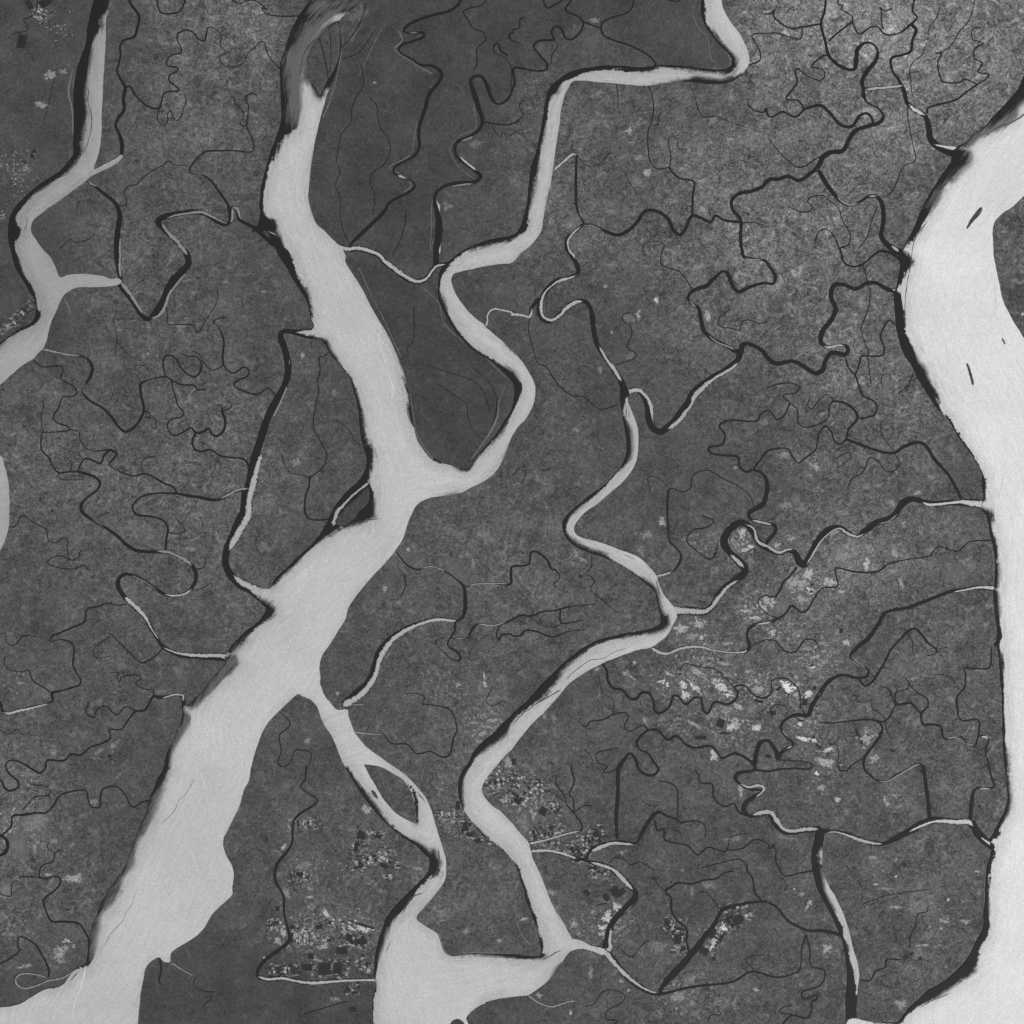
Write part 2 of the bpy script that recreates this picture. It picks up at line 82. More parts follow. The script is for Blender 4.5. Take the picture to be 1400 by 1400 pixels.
CREEKS = """@00 705,-80,14 710,10 740,55 762,95 752,150 735,200 680,220,10 658,250 660,300 650,350 640,390 665,440,14 685,480,16 675,540,18 680,600,16 645,650,16 633,690,14 655,740,18 668,790,22 665,850,18
@00 688,478,10 712,474 740,520 790,570 830,590 870,592,12 885,550,8 900,510 940,500 980,495 965,475 925,440 930,410 970,390 970,370 915,360,7 915,325 945,300 990,290 990,260 970,215 975,185,8 1020,165 1060,180 1085,215 1120,222 1130,180 1140,150,5 1170,155 1212,195 1205,250 1235,290,4 1200,310 1215,350 1240,365 1310,358 1345,320 1360,285 1400,255,5 @10 20,230 45,232 62,290 90,335 132,375,8
@00 870,595,5 862,650 890,682 915,670 918,620 935,605 945,640 965,660 990,640 1005,590 1020,550 1005,515,3
@00 860,-30,8 865,40 885,70 940,75 985,60 1015,0 1020,-30
@00 1250,-30,6 1270,0 1310,22 1345,5 1400,5 1460,55 @10 30,42 60,75 120,88 240,88
@00 1410,520,6 1370,512 1345,530 1358,580 1355,640 1350,690 1375,750 1390,810 1370,832 1300,825,8 1200,825 1130,830 1085,860 1045,910 1035,942,6 1100,955,8 1150,985,10 1200,1050,12 1250,1125,14
@00 1350,690,4 1315,680 1335,620 1310,590 1280,560 1285,540 1265,530,3
@00 1250,1125,16 1262,1180,24 1255,1215,22 1225,1228,18 1170,1200,22 1110,1165,26 1040,1160,26 960,1172,28 890,1190,34 865,1215,30 900,1260,24 960,1320,24 1010,1370,30 @01 1025,0,34 1030,40,34 1000,80,36 950,130,38 915,190,36 890,250,36 850,310,34 810,345,24 775,325,24 745,275,26 710,225,30 665,165,34 650,135,30
@00 1265,1130,14 1295,1150,20 1310,1200,20 1350,1225,18 1400,1250,22 @10 20,1265,30 60,1300,30 100,1340,30
@10 -20,1265,12 20,1248,20 80,1225,30
@00 480,990,18 520,1020,14 570,1060,18 620,1100,20 648,1140,22 655,1200,28 645,1260,30 640,1330,32 640,1400,26 @01 645,50,26 655,100,26 660,130,20
@00 655,1130,5 690,1120 690,1085 680,1050 710,1015 745,1010 790,965 850,925 900,900 925,882 955,903,3 1030,905
@00 205,-20,6 200,50 170,90 130,110,4 150,140 145,170 95,178,3 60,195 50,215
@00 300,430,2 270,550 245,650
@00 330,1360,3 385,1310 420,1325 480,1310 520,1280
@01 430,545,8 480,565,12 505,610,16 495,660,16 465,710,10 453,745,10 490,790,12 560,830,12 610,880,14 650,935,14 685,962,14 730,940,14 775,880,14 787,830,12 772,760,14 770,700,14 800,685,8 905,658,8
@01 905,655,8 893,600 895,565 920,542 960,560 990,610 1030,650 1075,658 1100,620 1100,580 1070,550,5 1030,550 990,535,3
@01 1050,520,5 1090,540 1120,590 1160,625 1195,615 1222,597
@01 1222,597,8 1245,625 1275,640 1300,630 1335,608 1365,630 1350,660 1300,680 1280,705 1310,730 1400,758 @11 40,740,6 70,722 110,770,8
@01 1222,597,10 1218,540 1225,480 1215,430 1195,390,5 1170,360 1200,340 1245,335,3
@01 905,655,8 940,680 1000,705 1060,708 1085,732 1130,728,4
@01 940,680,7 945,720 960,770 975,820 1005,855 990,882 945,890 918,915 920,950 950,982,8 1000,965 1045,940 1070,965,12 1105,965 1140,945 1160,975 1190,985 1225,950 1232,900 1215,850 1215,820,5 1180,815,3
@01 1215,850,5 1265,828 1250,790,3
@01 1070,968,10 1052,1015 1065,1055 1100,1070 1150,1060 1200,1090,8 1270,1103 1325,1108,10 1355,1135,12 1362,1180,14 1350,1260
@01 908,260,5 915,320 920,370 980,375 1060,380 1070,410 1085,420 1120,360,3 1160,300 1190,240 1190,180
@01 620,340,3 640,440 630,540 @01 635,470,3 720,550 800,590
@01 185,570,6 230,605 340,605 342,640 330,670 360,690 400,710 420,745,9 405,768,5 345,772,5 320,830,7 292,880 310,910 375,935,7 378,952 300,963,5 235,965
@01 235,965,6 225,1000 230,1065,8 265,1100 290,1150 320,1185 380,1180 425,1180,10 460,1190,14 510,1205,14 548,1240,14 530,1280,12 480,1320,10 445,1360,16 450,1400,18 @02 500,40,14 560,75,14 640,130,16 700,185,18 750,212,18 850,218,16 910,220,16 980,245,18 1040,285,20 1070,330,20 1065,390,18 1020,440,14 960,460,12 900,450,16 840,410,18 790,375,14 730,348,14 690,340,14 655,360,18 645,400,24 670,450,26 700,485,28 750,530,30 790,570,26 830,640,20 860,690,18 890,735,22 940,765,22 1000,785,24 1100,790,28 1180,795,32 1240,800,36 1290,810,40
@01 235,965,4 225,880 240,820 235,790,3
@01 378,950,5 430,962 440,1010 470,1050 520,1068 600,1062,12 640,1080,12 620,1110,10 598,1138,8 620,1160,6 720,1203,6 800,1192,8 850,1215,10 900,1245 950,1265 968,1295,12
@01 600,1065,8 570,1090,10 550,1135 500,1115 465,1110,8 430,1165,8 435,1190
@01 320,1185,3 330,1220 400,1225 455,1220 450,1205 380,1200
@01 365,1100,3 395,1140 385,1175
@01 780,1190,3 775,1130 810,1100 850,1100
@01 770,690,3 745,650 700,635 695,615 735,625 740,600 790,600 810,625
@01 790,850,4 820,860 815,890 795,880 850,890 850,930,3
@02 750,15,10 @01 728,1390,10 730,1360 770,1320,8 840,1300,8 960,1300,10 1020,1310,14 1090,1320,16 1170,1335,16 1220,1325,14 1280,1290,14 1350,1275,18
@01 728,1390,10 @02 745,15,10 830,25 890,45 918,85,12 912,140 905,210,12
@02 918,105,4 940,120 1015,105 985,60 960,30,3
@02 545,60,3 540,30 600,0
@02 50,85,5 90,75 110,30 135,22 170,50 250,95 265,150 300,170,4 345,145 368,150 370,200 383,262,5 430,250 440,215 470,215,3
@02 383,262,4 330,240 285,250 260,280 320,305 400,312 460,295 490,320,3
@02 1070,312,5 1110,305 1125,270 1120,250,3
@02 1040,430,3 1100,420 1150,390
@02 695,505,6 640,510 590,500 540,515 480,530,7 468,560 462,600,10 400,630 330,660,9 285,680 275,710,4 330,698 380,710,9 405,740 402,800 400,840,8 425,890 442,920 435,945,9 390,962 330,980 285,992,16 288,1030,12 270,1045,8 180,1065,8 100,1085,10 50,1100,12 15,1090,12 5,1050,16 -40,1020,18
@02 160,865,7 180,920 240,960 285,990
@02 160,865,4 120,875 60,865 25,835 25,790
@02 0,665,4 30,665 35,710 75,730 130,680 200,680,3
@02 890,745,6 850,790 780,825 740,800 690,750 640,700 600,660
@02 600,680,3 530,730 510,770 530,800 600,790
@02 1005,1070,20 1005,1040,20 995,1010,14 970,1000,12 930,1005,12 880,1015,16 840,1010,14 815,1050,10 790,1085,10 745,1090,10 700,1140,7 660,1190,7 600,1190,7 605,1235,8 560,1265 500,1285,8 440,1330,10 390,1325 350,1360,9 260,1358,9 248,1400,9 @03 220,28,10 180,10 150,-10 @02 90,1360,8 50,1362 32,1385 @03 50,30,10 100,75,10 100,105 50,125 20,100 10,70,10 -60,60
@02 745,1088,8 690,1065,6 640,1110 610,1090 590,1065 550,1068 520,1100 518,1125 480,1110 470,1080 490,1040,4
@02 840,1005,5 840,975 800,970 750,950 745,930 770,915 760,895 700,893 665,905 655,930 640,900 650,880 600,878,3
@02 0,1190,3 50,1215 90,1190 130,1220 165,1200
@03 -60,365,10 10,372,14 38,400,18 40,440,18 20,470,16 -60,495,14
@03 10,372,9 60,320,9 70,265,10 130,257,12 200,245,10 250,245,9 290,210 330,150 400,128,7 470,125,7 485,180,8 500,212 545,212 550,150,9 570,112,7 640,103,7 680,140 715,205 735,215 770,190 820,178,8
@03 125,230,5 150,200 190,160 260,150 275,125 240,95 200,95 170,90,3 150,130
@03 300,465,6 290,510 230,535 217,570 220,600 260,605 290,592,7 325,600,8 330,630 300,670 240,720,9 255,790 285,838,10 350,840 430,850,10 460,890,10 490,950,14 485,1030,14 480,1065,14
@03 300,465,4 330,450 350,455,3
@03 300,465,4 260,435 265,410,3
@03 220,600,4 160,595 100,600 65,640 60,700 0,690
@03 -60,1100,7 0,1070 60,1040 105,1000 95,960 105,925,6 150,935,6 200,975,9 245,1050,10 268,1110,10 265,1145,5
@03 875,1040,10 882,1100,8 870,1170 890,1185,4
@03 1070,1145,3 1060,1190 1110,1220 1190,1225 @03 1160,1230,3 1150,1270 1110,1300 1130,1340
@11 340,425,60 300,425,56 250,425,40 200,415,24 160,410,24 135,430,30 150,490,34 170,560,36 175,640,36 155,710,36 115,780,36 75,860,38 45,940,40 20,1020,40 -5,1100,44 @01 1385,1150,40 1375,1210,40 1345,1300,40 1330,1400,40 @02 1315,30,40 1290,100,44 1255,170,40 1235,230,36 1235,290,36 1265,350,40 1320,400,44 @12 -20,430,50 30,470,50
@11 400,525,5 370,550 345,555 352,620 335,690 345,740 325,820 315,940 350,1010 388,1090 370,1150 330,1190 297,1212,9 290,1260 272,1310,9 268,1400,9 @12 290,35,7 350,45,8 400,38,8
@11 297,1212,4 240,1195 190,1185 150,1130 145,1090
@10 430,1340,30 500,1362,26 560,1360,30 620,1375,30 680,1400,30 @11 700,30,30 760,75,32 830,125,34 890,140,30 930,125,26 965,80,24 985,55,24 1050,45,20
@11 985,50,28 @10 985,1380,30 1000,1300,36 1000,1220,36 990,1150,24 975,1100,16 990,1050,14 1040,1015,16 1120,1000,18 1200,995,18 1228,965,22 1180,920,18 1110,870,14 1088,820,14 1100,780,14 1170,745,12 1220,710,14 1240,665,18 1215,580,28 1190,500,26 1175,440,18 1200,418,16 1235,420,16 1265,470,20 1290,540,16 1325,570,12 1375,545,12 @20 0,500,10 15,450,12 10,375,10 60,375,10 130,388,9 190,380,10 190,345,10 150,300,9 120,255,9 145,225,10 230,215,12 215,175,8 240,145,8 270,160,10 295,210,10 330,215,9 375,175,8 390,125,9 360,90,8 300,65,9 295,45,9 325,0,8 330,-40
@20 395,122,8 430,135 485,152,8 495,125 540,100,6 620,75 655,45 668,0 670,-30
@20 485,152,9 500,190 540,215 620,240 700,275 760,315 785,350,8 780,362
@20 160,-40,8 178,20 195,45 230,30 270,5 290,-30,5
@20 0,165,5 40,150 45,110 70,93
@20 230,215,3 250,250 220,300 215,350
@20 860,0,6 900,8 940,-10
@10 1150,-80,16 1110,20,14 1060,60,14 980,80,14 900,105,14 830,140,14 808,170,12 850,182,10 915,180,14 920,200,14 860,225,12 800,245,12 782,270,10 800,295,8 850,320,9 900,355,12 970,362,16 1015,400,18 1000,450,18 945,520,18 925,600,18 900,670,18 890,740,16 895,800,14 870,850,12 810,885,10 760,915,12 755,945,12 800,970,10 850,990,9 870,1020,12 840,1050,12 780,1080,12 730,1110,14 700,1160,18 640,1220,20 570,1285,18 510,1345,12
@10 1260,-30,5 1260,0 1230,30 1135,60 1160,110 1190,155 1245,180 1255,220 1210,265 1210,350 1190,385
@10 1240,665,7 1320,680 1400,678 @20 60,630,4 40,580 60,550
@10 1290,680,3 1300,710 1340,750 1350,725 1380,745 @20 30,715 55,710 60,740
@10 1380,305,9 1340,280 1325,240 1300,250 1305,290,4 1350,310 1390,350 1400,420 1395,520
@10 1410,175,8 1385,190 1390,215 1450,240,4
@10 585,480,3 555,520 525,590 520,670 470,730 450,820 440,880 460,940 435,1010 460,1080 460,1180 480,1270 510,1330
@10 585,480,3 590,430 575,350
@10 625,530,3 660,580 675,680 735,800 700,900 640,945 625,1000 650,1070 640,1180
@10 820,1150,4 815,1230 790,1310 750,1390
@10 470,260,4 530,190 580,100 600,20
@10 470,325,3 560,290 640,180
@10 345,205,7 370,290,7 390,390 395,440
@10 400,150,4 410,250 405,400
@21 100,335,14 105,290,14 125,260,18 150,230,18
@11 865,280,3 860,470 830,500 830,545 800,545
@11 970,610,3 1060,640 1180,680 1250,750 1280,860
@11 1180,610,3 1260,670 1310,760 1315,840 1290,930
@11 990,700,3 1080,760 1150,810 1160,880 1200,970 1250,1010
@11 440,900,3 500,940 540,1010 575,1035
@20 395,1222,12 345,1265,18 300,1310,18 300,1360,22 330,1400,24 @21 335,10,24 360,60,24 360,95,20 310,120,20 250,135,26 200,175,30 165,230,28 150,290,30 165,340,30 205,358,24 250,330,24 300,285,28 350,250,24 400,250,24 430,290,24 443,360,28 450,430,26 475,500,26 520,570,26 570,640,28 600,690,34 615,740,44 615,800,44
@20 395,1222,10 355,1140,12 350,1050,14 350,950,14 355,850,10
@20 400,1225,9 450,1235,12 510,1265,16 575,1285,18 630,1265,18 680,1220,18 730,1155,18 790,1155,18 850,1195,18 885,1260,20 920,1285,18 950,1250,18 985,1180,18 1030,1190,16 1085,1215,14 1115,1180,12 1160,1205,12 1255,1215,14
@20 985,1175,10 990,1060,10 995,995,9 920,975,9 870,935,9 860,910,6
@20 860,915,6 800,925 760,890 745,820 745,720 765,660,5 775,600 770,540 750,470
@20 862,910,5 870,860 855,760,4 880,745 905,770 910,810,3 960,820
@20 765,685,3 800,680 805,630 840,600 835,580
@20 570,460,4 580,520 580,600,2
@20 970,455,3 1000,530 1020,600,5 1050,640 1110,635,4 1160,655 1280,695,3
@20 620,950,3 650,1010 680,1060
@20 355,850,3 410,905 480,895 540,830
@20 1255,1215,18 1245,1190,18 1210,1150,16 1200,1100,18 1240,1060,18 1310,1045,18 1370,1020,18 1395,990,20 @30 20,980,18 60,980,20 110,965,18 170,988,20 230,950,20 275,910,28 300,860,28 340,835,24 410,825,22 440,770,22 480,715,22 550,690,20 610,670,20 632,635,14 605,595,9 550,565,9 525,530,18 520,480,20 515,440,22 550,380,24 590,330,18 600,280,12 570,240,10 530,235,14 490,270,22 482,330,24 470,380,18 420,375,18 370,345,18 330,300,16 315,230,14 290,130,12 310,60,12 315,0,10 315,-80
@20 1255,1215,18 1250,1300,16 1265,1400,18 @21 1285,10,16 1340,18,10 1385,25,14 @31 0,45,14 40,110,18 30,150,14 -10,150,14 @21 1370,150,14 1300,170,18 1240,195,20 1205,160,18 1180,95,22 1150,85,12 1110,120,18 1060,165,22 1000,185,18 965,220,16 970,250,14 1020,285,18 1035,350,22 1050,410,22 1100,455,22 1170,490,18 1220,520,22 1250,520,30
@21 1250,530,30 1260,490,28 1280,478,20 1320,490,20 1370,520,22 @31 0,560,26 50,590,24 130,575,20 190,600,24 260,642,24 300,620,24 315,570,24 350,530,24 420,540,24 438,520,22 430,495,20 390,490,12 330,500,14 290,470,24 300,410,26 350,345,24 370,290,24 345,220,26 360,165,24 410,155,22 480,180,20 540,150,18 590,148,20 650,180,22 705,200,20
@21 1250,520,32 1235,570,30 1180,620,34 1110,660,34 1040,710,44 990,760,44 960,810,34 920,860,34 890,900,36 850,940,36 810,962,30 770,940,32 748,890,32 745,830,36 730,780,34 700,740,30 660,735,28 625,755,26
@20 725,1400,4 720,1345 770,1320 830,1335 815,1400,5 @21 820,50 920,90 990,185
@20 1255,1218,4 1330,1220 1400,1240 
@20 1290,575,8 1330,605,8 1375,615,9 1390,595,14 @30 0,635,9 20,640,9 80,612 150,640,10 200,597,12
@20 1310,200,6 1330,185 1400,182 @30 0,182 50,182 150,212 180,210 188,150
@20 1310,200,6 1355,280 1355,330 1290,358
@20 1280,380,3 1290,430 1330,460
@20 1290,540,3 1290,575
@21 100,330,4 90,400 125,540 145,590,4 185,605,6 250,700 330,765 390,770 480,838,4 580,815,4
@21 565,595,5 670,560 680,535 630,500 655,430 650,390 605,350 610,320 650,310
@21 1400,845,8 1360,865 1340,902 1180,900,9 1135,930 1165,980 1150,1030 1075,1048,10 1085,1075 1150,1090 1235,1100,12 1245,1150 1280,1180 1315,1170,12
@21 1320,1165,9 1370,1100 1400,1065 @31 40,1055,7 110,1055 130,1090 165,1132 210,1100 260,1060 280,970,8 315,932 345,960 360,1005 390,1030 425,1005,10 440,950,12 490,885,14 465,835,14 420,805,12 360,795,10 335,820,6 330,880 290,915 200,937 165,910 160,840 120,802,6 85,770 95,755 150,750 170,715 120,695 60,700 0,720
@31 120,805,8 90,870 50,895 20,855 0,845
@31 360,795,4 325,757 270,800 240,838 218,820 230,770
@21 1320,1168,12 1370,1190,14 1395,1240,20 1393,1300,24 1370,1360,26 1310,1395,24 @22 1295,15,18 1310,42,16 1350,55,16 @32 0,65,16 35,75,18 40,110,18 10,145,18 -20,190,20
@21 1325,1370,5 1300,1310 1240,1260 1150,1215 1080,1175 1020,1180 985,1210 975,1270 930,1290 870,1270,6 855,1290,10 850,1400,10 @22 855,100,9 865,160 900,200 925,240,12 910,290,12 870,330,8 795,350,10
@21 1130,370,5 1130,340 1190,295,3 @21 1125,370,5 1150,390 1200,395 1245,405 1260,360 1300,350 1350,370 1400,360
@21 860,1270,3 800,1215 745,1210 755,1280
@21 50,1250,3 75,1190 60,1150 0,1200
@22 885,545,50 960,540,44 1050,545,40 1100,510,34 1130,450,34 1190,395,34 1260,345,40 1275,315,40 1240,270,44 1190,220,36 1160,170,40 1180,110,40 1230,65,36 1280,65,34 1320,110,34 1350,165,40 1400,200,30 @32 60,225,24 110,210,22 150,225,30 175,280,40 200,285,36 240,220,36 280,150,34 330,100,34 390,85,26 430,110,30 485,135,22 530,105,30 580,65,34 640,45,30 690,20,34 @31 710,1390,34 740,1350,36 790,1330,30 860,1345,24 920,1350,20 1000,1350,30 1060,1350,34 1120,1350,46 1180,1360,50
@22 760,740,18 800,765,18 850,775,16 900,755,16 960,740,16 1030,738,14 1100,755,10 1190,768,14 1270,765,16 1300,740,18 1285,680,12 1295,640,16 1340,612,16 1400,605,14 @32 30,595,12 60,580,12 100,550,9 130,512,12 185,550,8 220,530 260,460 300,415,7 380,405,8 370,310,7 430,318,8 500,330,9 600,325,9 660,285,7 760,260,5 880,240,5 930,190 990,205 1040,215 1100,165,5 1220,155,8
@22 1300,740,4 1350,715 1400,695
@22 1130,180,6 1100,250 1075,258 1020,220 955,155 990,100,6 1060,85 1105,50 1040,20
@22 1400,455,6 1355,470 1350,510 1400,560 @32 55,582
@32 0,460,8 40,462,10 65,430,12 80,390,12 120,350,9 160,300
@22 495,830,12 520,870,12 525,920,14 555,965,14 600,970,12 640,1015,14 675,1025,14 710,990,14 750,992,12 775,1040,12 780,1085,14 805,1102,12 860,1065,12 885,1005,12 910,1010,10 950,1052,12 1000,1015,10 1035,1020,10 1045,1080,12 1070,1102,12 1110,1040,12 1180,1052,12 1225,1020,12 1235,985,10 1215,960,9 1240,948,9 1280,955,9 1320,1000,9 1380,1018,10 @32 20,980,6 20,930 50,910 110,915 155,955 175,1000 180,1070 200,1100,8
@22 1215,960,5 1160,900 1110,860 1050,850 1000,840 945,830 920,860 900,845
@22 435,235,4 435,300 410,330 450,380 430,420 490,480 580,550,3
@22 430,1145,6 500,1135 560,1105 620,1098 635,1120 615,1180 650,1198 715,1165 745,1190,10 795,1192,12 850,1245,14 900,1225,12 950,1270,12 1000,1290,12 1090,1282,12 1150,1345,10 1220,1320,12 1310,1365,16 1325,1380,24 1340,1310,24 1360,1260,20 1400,1250,16 @32 20,1270,20 50,1320,22 50,1350,24 80,1310,20 140,1270,14 100,1230,14 70,1180,14 90,1140,14 150,1110,20 220,1110,22 240,1060,24 280,1000,22 330,930,20 400,893,16 490,908,16 540,900,14 550,870,12 500,825,9 450,790,12 490,740,20 550,690,22 600,620,20 640,555,18 680,538,16 760,525,18 830,500,18 920,465,18 1000,435,18 1060,425,14 1140,415,18 1240,420,26
@22 745,1192,10 700,1230,12 682,1265,14 700,1300,8 745,1320,10 770,1360,12 800,1400,12 @23 800,15,14 770,40,14 720,30,14 690,0,14 @22 680,1360,16 645,1320,12 610,1360,18 585,1400,20 @23 580,30,20 580,120,20 575,200,20 570,280,18 577,390,14
@22 430,1145,5 400,1175 360,1140,3
@22 590,1290,3 465,1320,5 470,1370 520,1390 @23 500,20,5 530,25 580,0
@22 555,1100,3 555,1030 500,990 470,880
@23 1325,-30,16 1325,10,14 1240,28,18 1222,55,20 1250,90,14 1300,115,14 1370,125,12 1320,160,20 1280,190,24 1268,230,24 1300,262,16 1340,262,12 @33 0,250,20 40,300,36 90,350,24 140,350,30 200,340,30 290,335,34
@23 1325,10,12 1400,18,10 @33 60,8,9 150,2,9 230,5,8 @32 245,1385,5 200,1365 130,1360 50,1355
@33 290,345,30 340,345,16 420,360,24 500,390,26 580,412,24 640,412,20 700,385,30 780,340,36 850,300,34 910,285,34 1000,290,26 1080,295,30 1110,300,40 1150,360,44 1200,410,44 1240,430,44
@33 885,285,22 875,180,20 865,100,20 850,0,20 @32 840,1385,14 800,1390,12 @33 770,5,10 710,35,12 650,72,10 600,70,10 560,40,12 525,0,12 @32 530,1340,14 575,1280,14 615,1220,14 625,1180,12 600,1145,10 540,1135,9 440,1145,7 340,1155,6 270,1150,3
@33 1105,285,22 1115,180,20 1130,120,12 1170,108,8 1235,105,10 1220,40,10 1210,0,9 @32 1205,1370,9 1192,1300,9 1205,1240,9 1155,1225,8 1130,1282,9 1085,1260,7 1055,1228,8 965,1240,8 945,1175,12 900,1162,12 850,1162,12 838,1105,10 875,1060,7 870,1020,7 820,990 780,950,6 770,930 740,900,3
@32 838,1105,10 780,1045,12 740,1050,12 700,1050,10 680,1010,6 660,970 620,955,4
@32 700,1050,8 670,1110 640,1145 600,1145
@32 640,1150,5 650,1200 665,1225,3 @32 675,1120,5 730,1160,3
@32 700,1050,6 700,990,5 765,965 770,930
@32 565,1045,4 575,1080 620,1105 650,1140
@32 480,1000,3 490,1035 520,1045
@32 1150,1230,10 1150,1140,9 1055,1138,7 1035,1060,10 1035,1010,10 1075,960,8 1080,880,8 1072,855,8 1120,855,8 1210,850,8 1222,740,6
@32 860,905,3 900,910 930,890 990,900 1030,940
@32 495,912,10 530,950,12 570,930,12 610,870,10 650,800,10 670,755,10 720,700,10 770,650,12 805,638,12 840,670,12 880,720,12 920,750,9 915,775,4 870,787,4
@32 765,665,4 790,710 790,760,3 @32 930,750,3 980,740 @32 925,755,3 960,800 @32 925,750,3 935,700
@32 0,700,7 40,705 90,760 150,765 170,740 200,700 250,700 290,750,4
@32 530,1345,5 480,1370 440,1400
@32 360,1260,4 385,1290 380,1400
@32 0,1100,4 40,1055 90,1060 110,1090 90,1120
@30 290,130,10 190,148,8 120,155,8 60,120 30,85 35,55 15,75 -20,75
@30 460,120,9 400,165 330,225
@30 385,-20,7 385,25 410,30 400,50 460,90 465,130,8 500,185 560,150,7 600,148 630,180,8 660,192 720,180 780,135,12 815,95,9 790,60 800,0,9 800,-30
@30 785,135,18 810,165,18 790,220,14 780,280,14 740,300,12 680,315,14 670,340,14 685,395,12 720,445,14 745,500,22 760,560,22 800,598,26 860,635,26 880,700,32 890,760,34 930,800,40 990,830,40 1050,840,50
@30 530,487,16 600,483,20 660,478,18 740,468,20
@30 630,160,7 620,110,6 620,60 610,40 640,60 680,45
@30 520,110,3 520,70 550,60
@30 810,215,3 870,215 880,160 920,100 940,40
@30 870,620,12 875,590,10 950,568,10 1030,545,10 1090,500,9 1140,465,8 1190,435,7 1208,405 1150,395 1170,345 1130,320 1130,270 1175,235,5 1120,215 1120,160 1170,150,3
@30 1140,460,7 1080,435 1040,452 960,448 935,400,7 930,330 950,295,8 915,290
@30 950,290,5 1000,250 1050,170 1100,110 1135,0,3
@30 325,305,8 300,305 240,365,8 300,380,6 310,420 280,440 200,405 160,375,8 150,400 160,450,9 100,540,9 165,550,9 200,597,12
@30 200,597,12 285,577,16 340,620,16 400,685,16 460,690,16 500,635,14 540,620,14 570,650,14 572,680,14
@30 0,755,5 70,840 150,910,6 200,910 260,870 300,850
@30 270,920,18 310,990,24 360,1060,22 410,1110,16 460,1122,14 510,1100,14 550,1075,16 600,1078,20 630,1140,24 630,1220,24 620,1290,24 650,1335,30 700,1370,36 735,1385,40
@31 560,10,9 @30 610,1375,12 660,1380,14 @31 690,-5,14 720,20,14
@31 400,-5,8 420,40,10 470,58,10 520,45,10 560,10,8
@30 765,560,4 765,640 790,780 805,880 740,910 690,1030 645,1080,3
@30 600,1130,4 570,1200 540,1300 495,1360
@30 790,530,3 780,440 780,360 850,290 870,230
@31 425,560,8 440,610 475,645,9 500,590,8 510,550 620,545 638,510 615,440 640,380 665,352 695,375
@31 475,645,9 495,700 520,765 580,795,9 597,830 580,870 500,890,8
@31 430,1003,14 540,1045,14 620,1070,14 690,1078,14 740,1045,18 810,1020,16 860,1035,16 910,1110,18 980,1190,16 1030,1270,16 1060,1335,18
@31 690,1078,5 720,1135 680,1180 640,1170 600,1120 555,1105 520,1180 460,1220 440,1260
@31 430,1030,3 360,1080 365,1110 420,1080 455,1080 445,1110 380,1160
@31 520,50,4 545,150 560,200 545,300 510,400 545,520 550,600 565,700,3
@31 795,640,3 770,700 710,755
@31 620,900,3 620,970 690,1070
@31 670,680,3 665,650 640,645 620,670 625,720
@30 215,1105,6 240,1130 230,1155 190,1160 110,1130,4
@30 215,1105,5 235,1080 300,1070 340,1100 385,1140 410,1210 450,1280 440,1340 395,1360,9 @31 410,10,8
@30 390,1360,6 360,1290 320,1255 280,1265 255,1330,3
@12 480,1060,50 550,1000,50 615,940,46 645,880,44 665,810,46 700,740,46 760,680,34 840,632,28 930,600,24 1010,585,22 1100,595,14 1135,565,18 1145,500,22 1138,410,16 1110,380,10 1050,335,7 960,298,7 880,315,9 820,285,8 770,220,7
@12 1150,410,8 1200,395,8 1300,390,8 1390,395,12 1395,330,14 @22 0,300,10 90,285,10 105,220,12 140,220,12 190,260,12 215,310,12 240,320,9 262,355,5 230,395,5 245,412,5
@12 1090,600,12 1085,650,14 1060,690,6
@12 1060,690,7 1120,692,5 1160,685,8 1190,630,14 1220,612,8 1320,620,8 1400,590,10 @22 50,565,10 100,570,10 170,545,8 230,540,8 265,530,10 350,512,5 450,505,4
@22 265,530,9 270,605,9 350,600,5 385,590,4
@22 270,605,3 240,630 150,620
@12 1335,620,6 1315,670 1330,700,9 1345,670 1400,670 @22 0,678,8 50,675,10 75,648,10 140,655,9 200,680,8 250,678,6 300,655,4 400,645,4
@12 1060,690,8 1050,730,9 1110,775,12 1115,810,9 1080,810,6 1020,760,4 980,710,4 1030,685
@12 1200,410,3 1240,430 @12 700,1218,7 740,1265,7 830,1272,7 880,1322,7 950,1310,6 1020,1340,8 1060,1325 1080,1240 1100,1190,6 1070,1090 1020,1065 910,1050,5
@12 125,1090,5 180,1140 180,1175 130,1220,6 138,1310 120,1370 140,1395
@12 150,1395,4 190,1370 210,1310 240,1300 300,1320 290,1390
@12 810,340,5 818,400 795,460
@12 820,960,4 850,940 @12 820,1000,3 850,990 920,1010 910,1050
@12 1290,970,3 1260,1030 1290,1060 1360,1030
@13 275,-10,8 270,60,7 245,105,6 290,140,7 338,175,8 320,200,10 215,275,12 200,350,10 200,400,10 170,460,14 115,530,14 105,610,14 150,700,12 155,800,12 180,900,14 180,950,18 120,1000,20 50,1050,20 10,1110,18 12,1140,18 60,1155,24 150,1150,22 220,1165,22 300,1175,24 400,1170,20 500,1162,18 600,1160,16 660,1160,20
@13 190,570,5 200,640 235,690
@13 400,1205,4 420,1245 @13 250,1350,3 380,1310 500,1275
@13 645,880,8 560,850 500,835,4
@23 95,415,16 180,395,10 250,375,12 320,355,9 375,345,9 385,320,9 350,260,8 300,200,7 285,150 245,90 240,40,4
@23 340,240,7 335,170 315,140 340,80 325,0 @22 330,1380,3
@23 350,235,4 400,205 440,210
@23 285,185,5 230,140 160,110 150,60
@23 100,455,20 200,455,18 280,470,20 350,495,20 400,505,14 440,518,24 520,540,28 580,580,34 640,640,34 675,680,24 670,720,40 620,770,34 560,830,30 530,890,34 515,960,34 515,1000,40
@23 405,500,20 420,465,14 460,435,30 530,415,24 590,405,20 640,412,16 680,410,10 710,360,20 750,290,20 800,242,18 850,265,12 900,280,10 920,300,8 980,290,7 1040,300,6 1060,340 1055,380,4
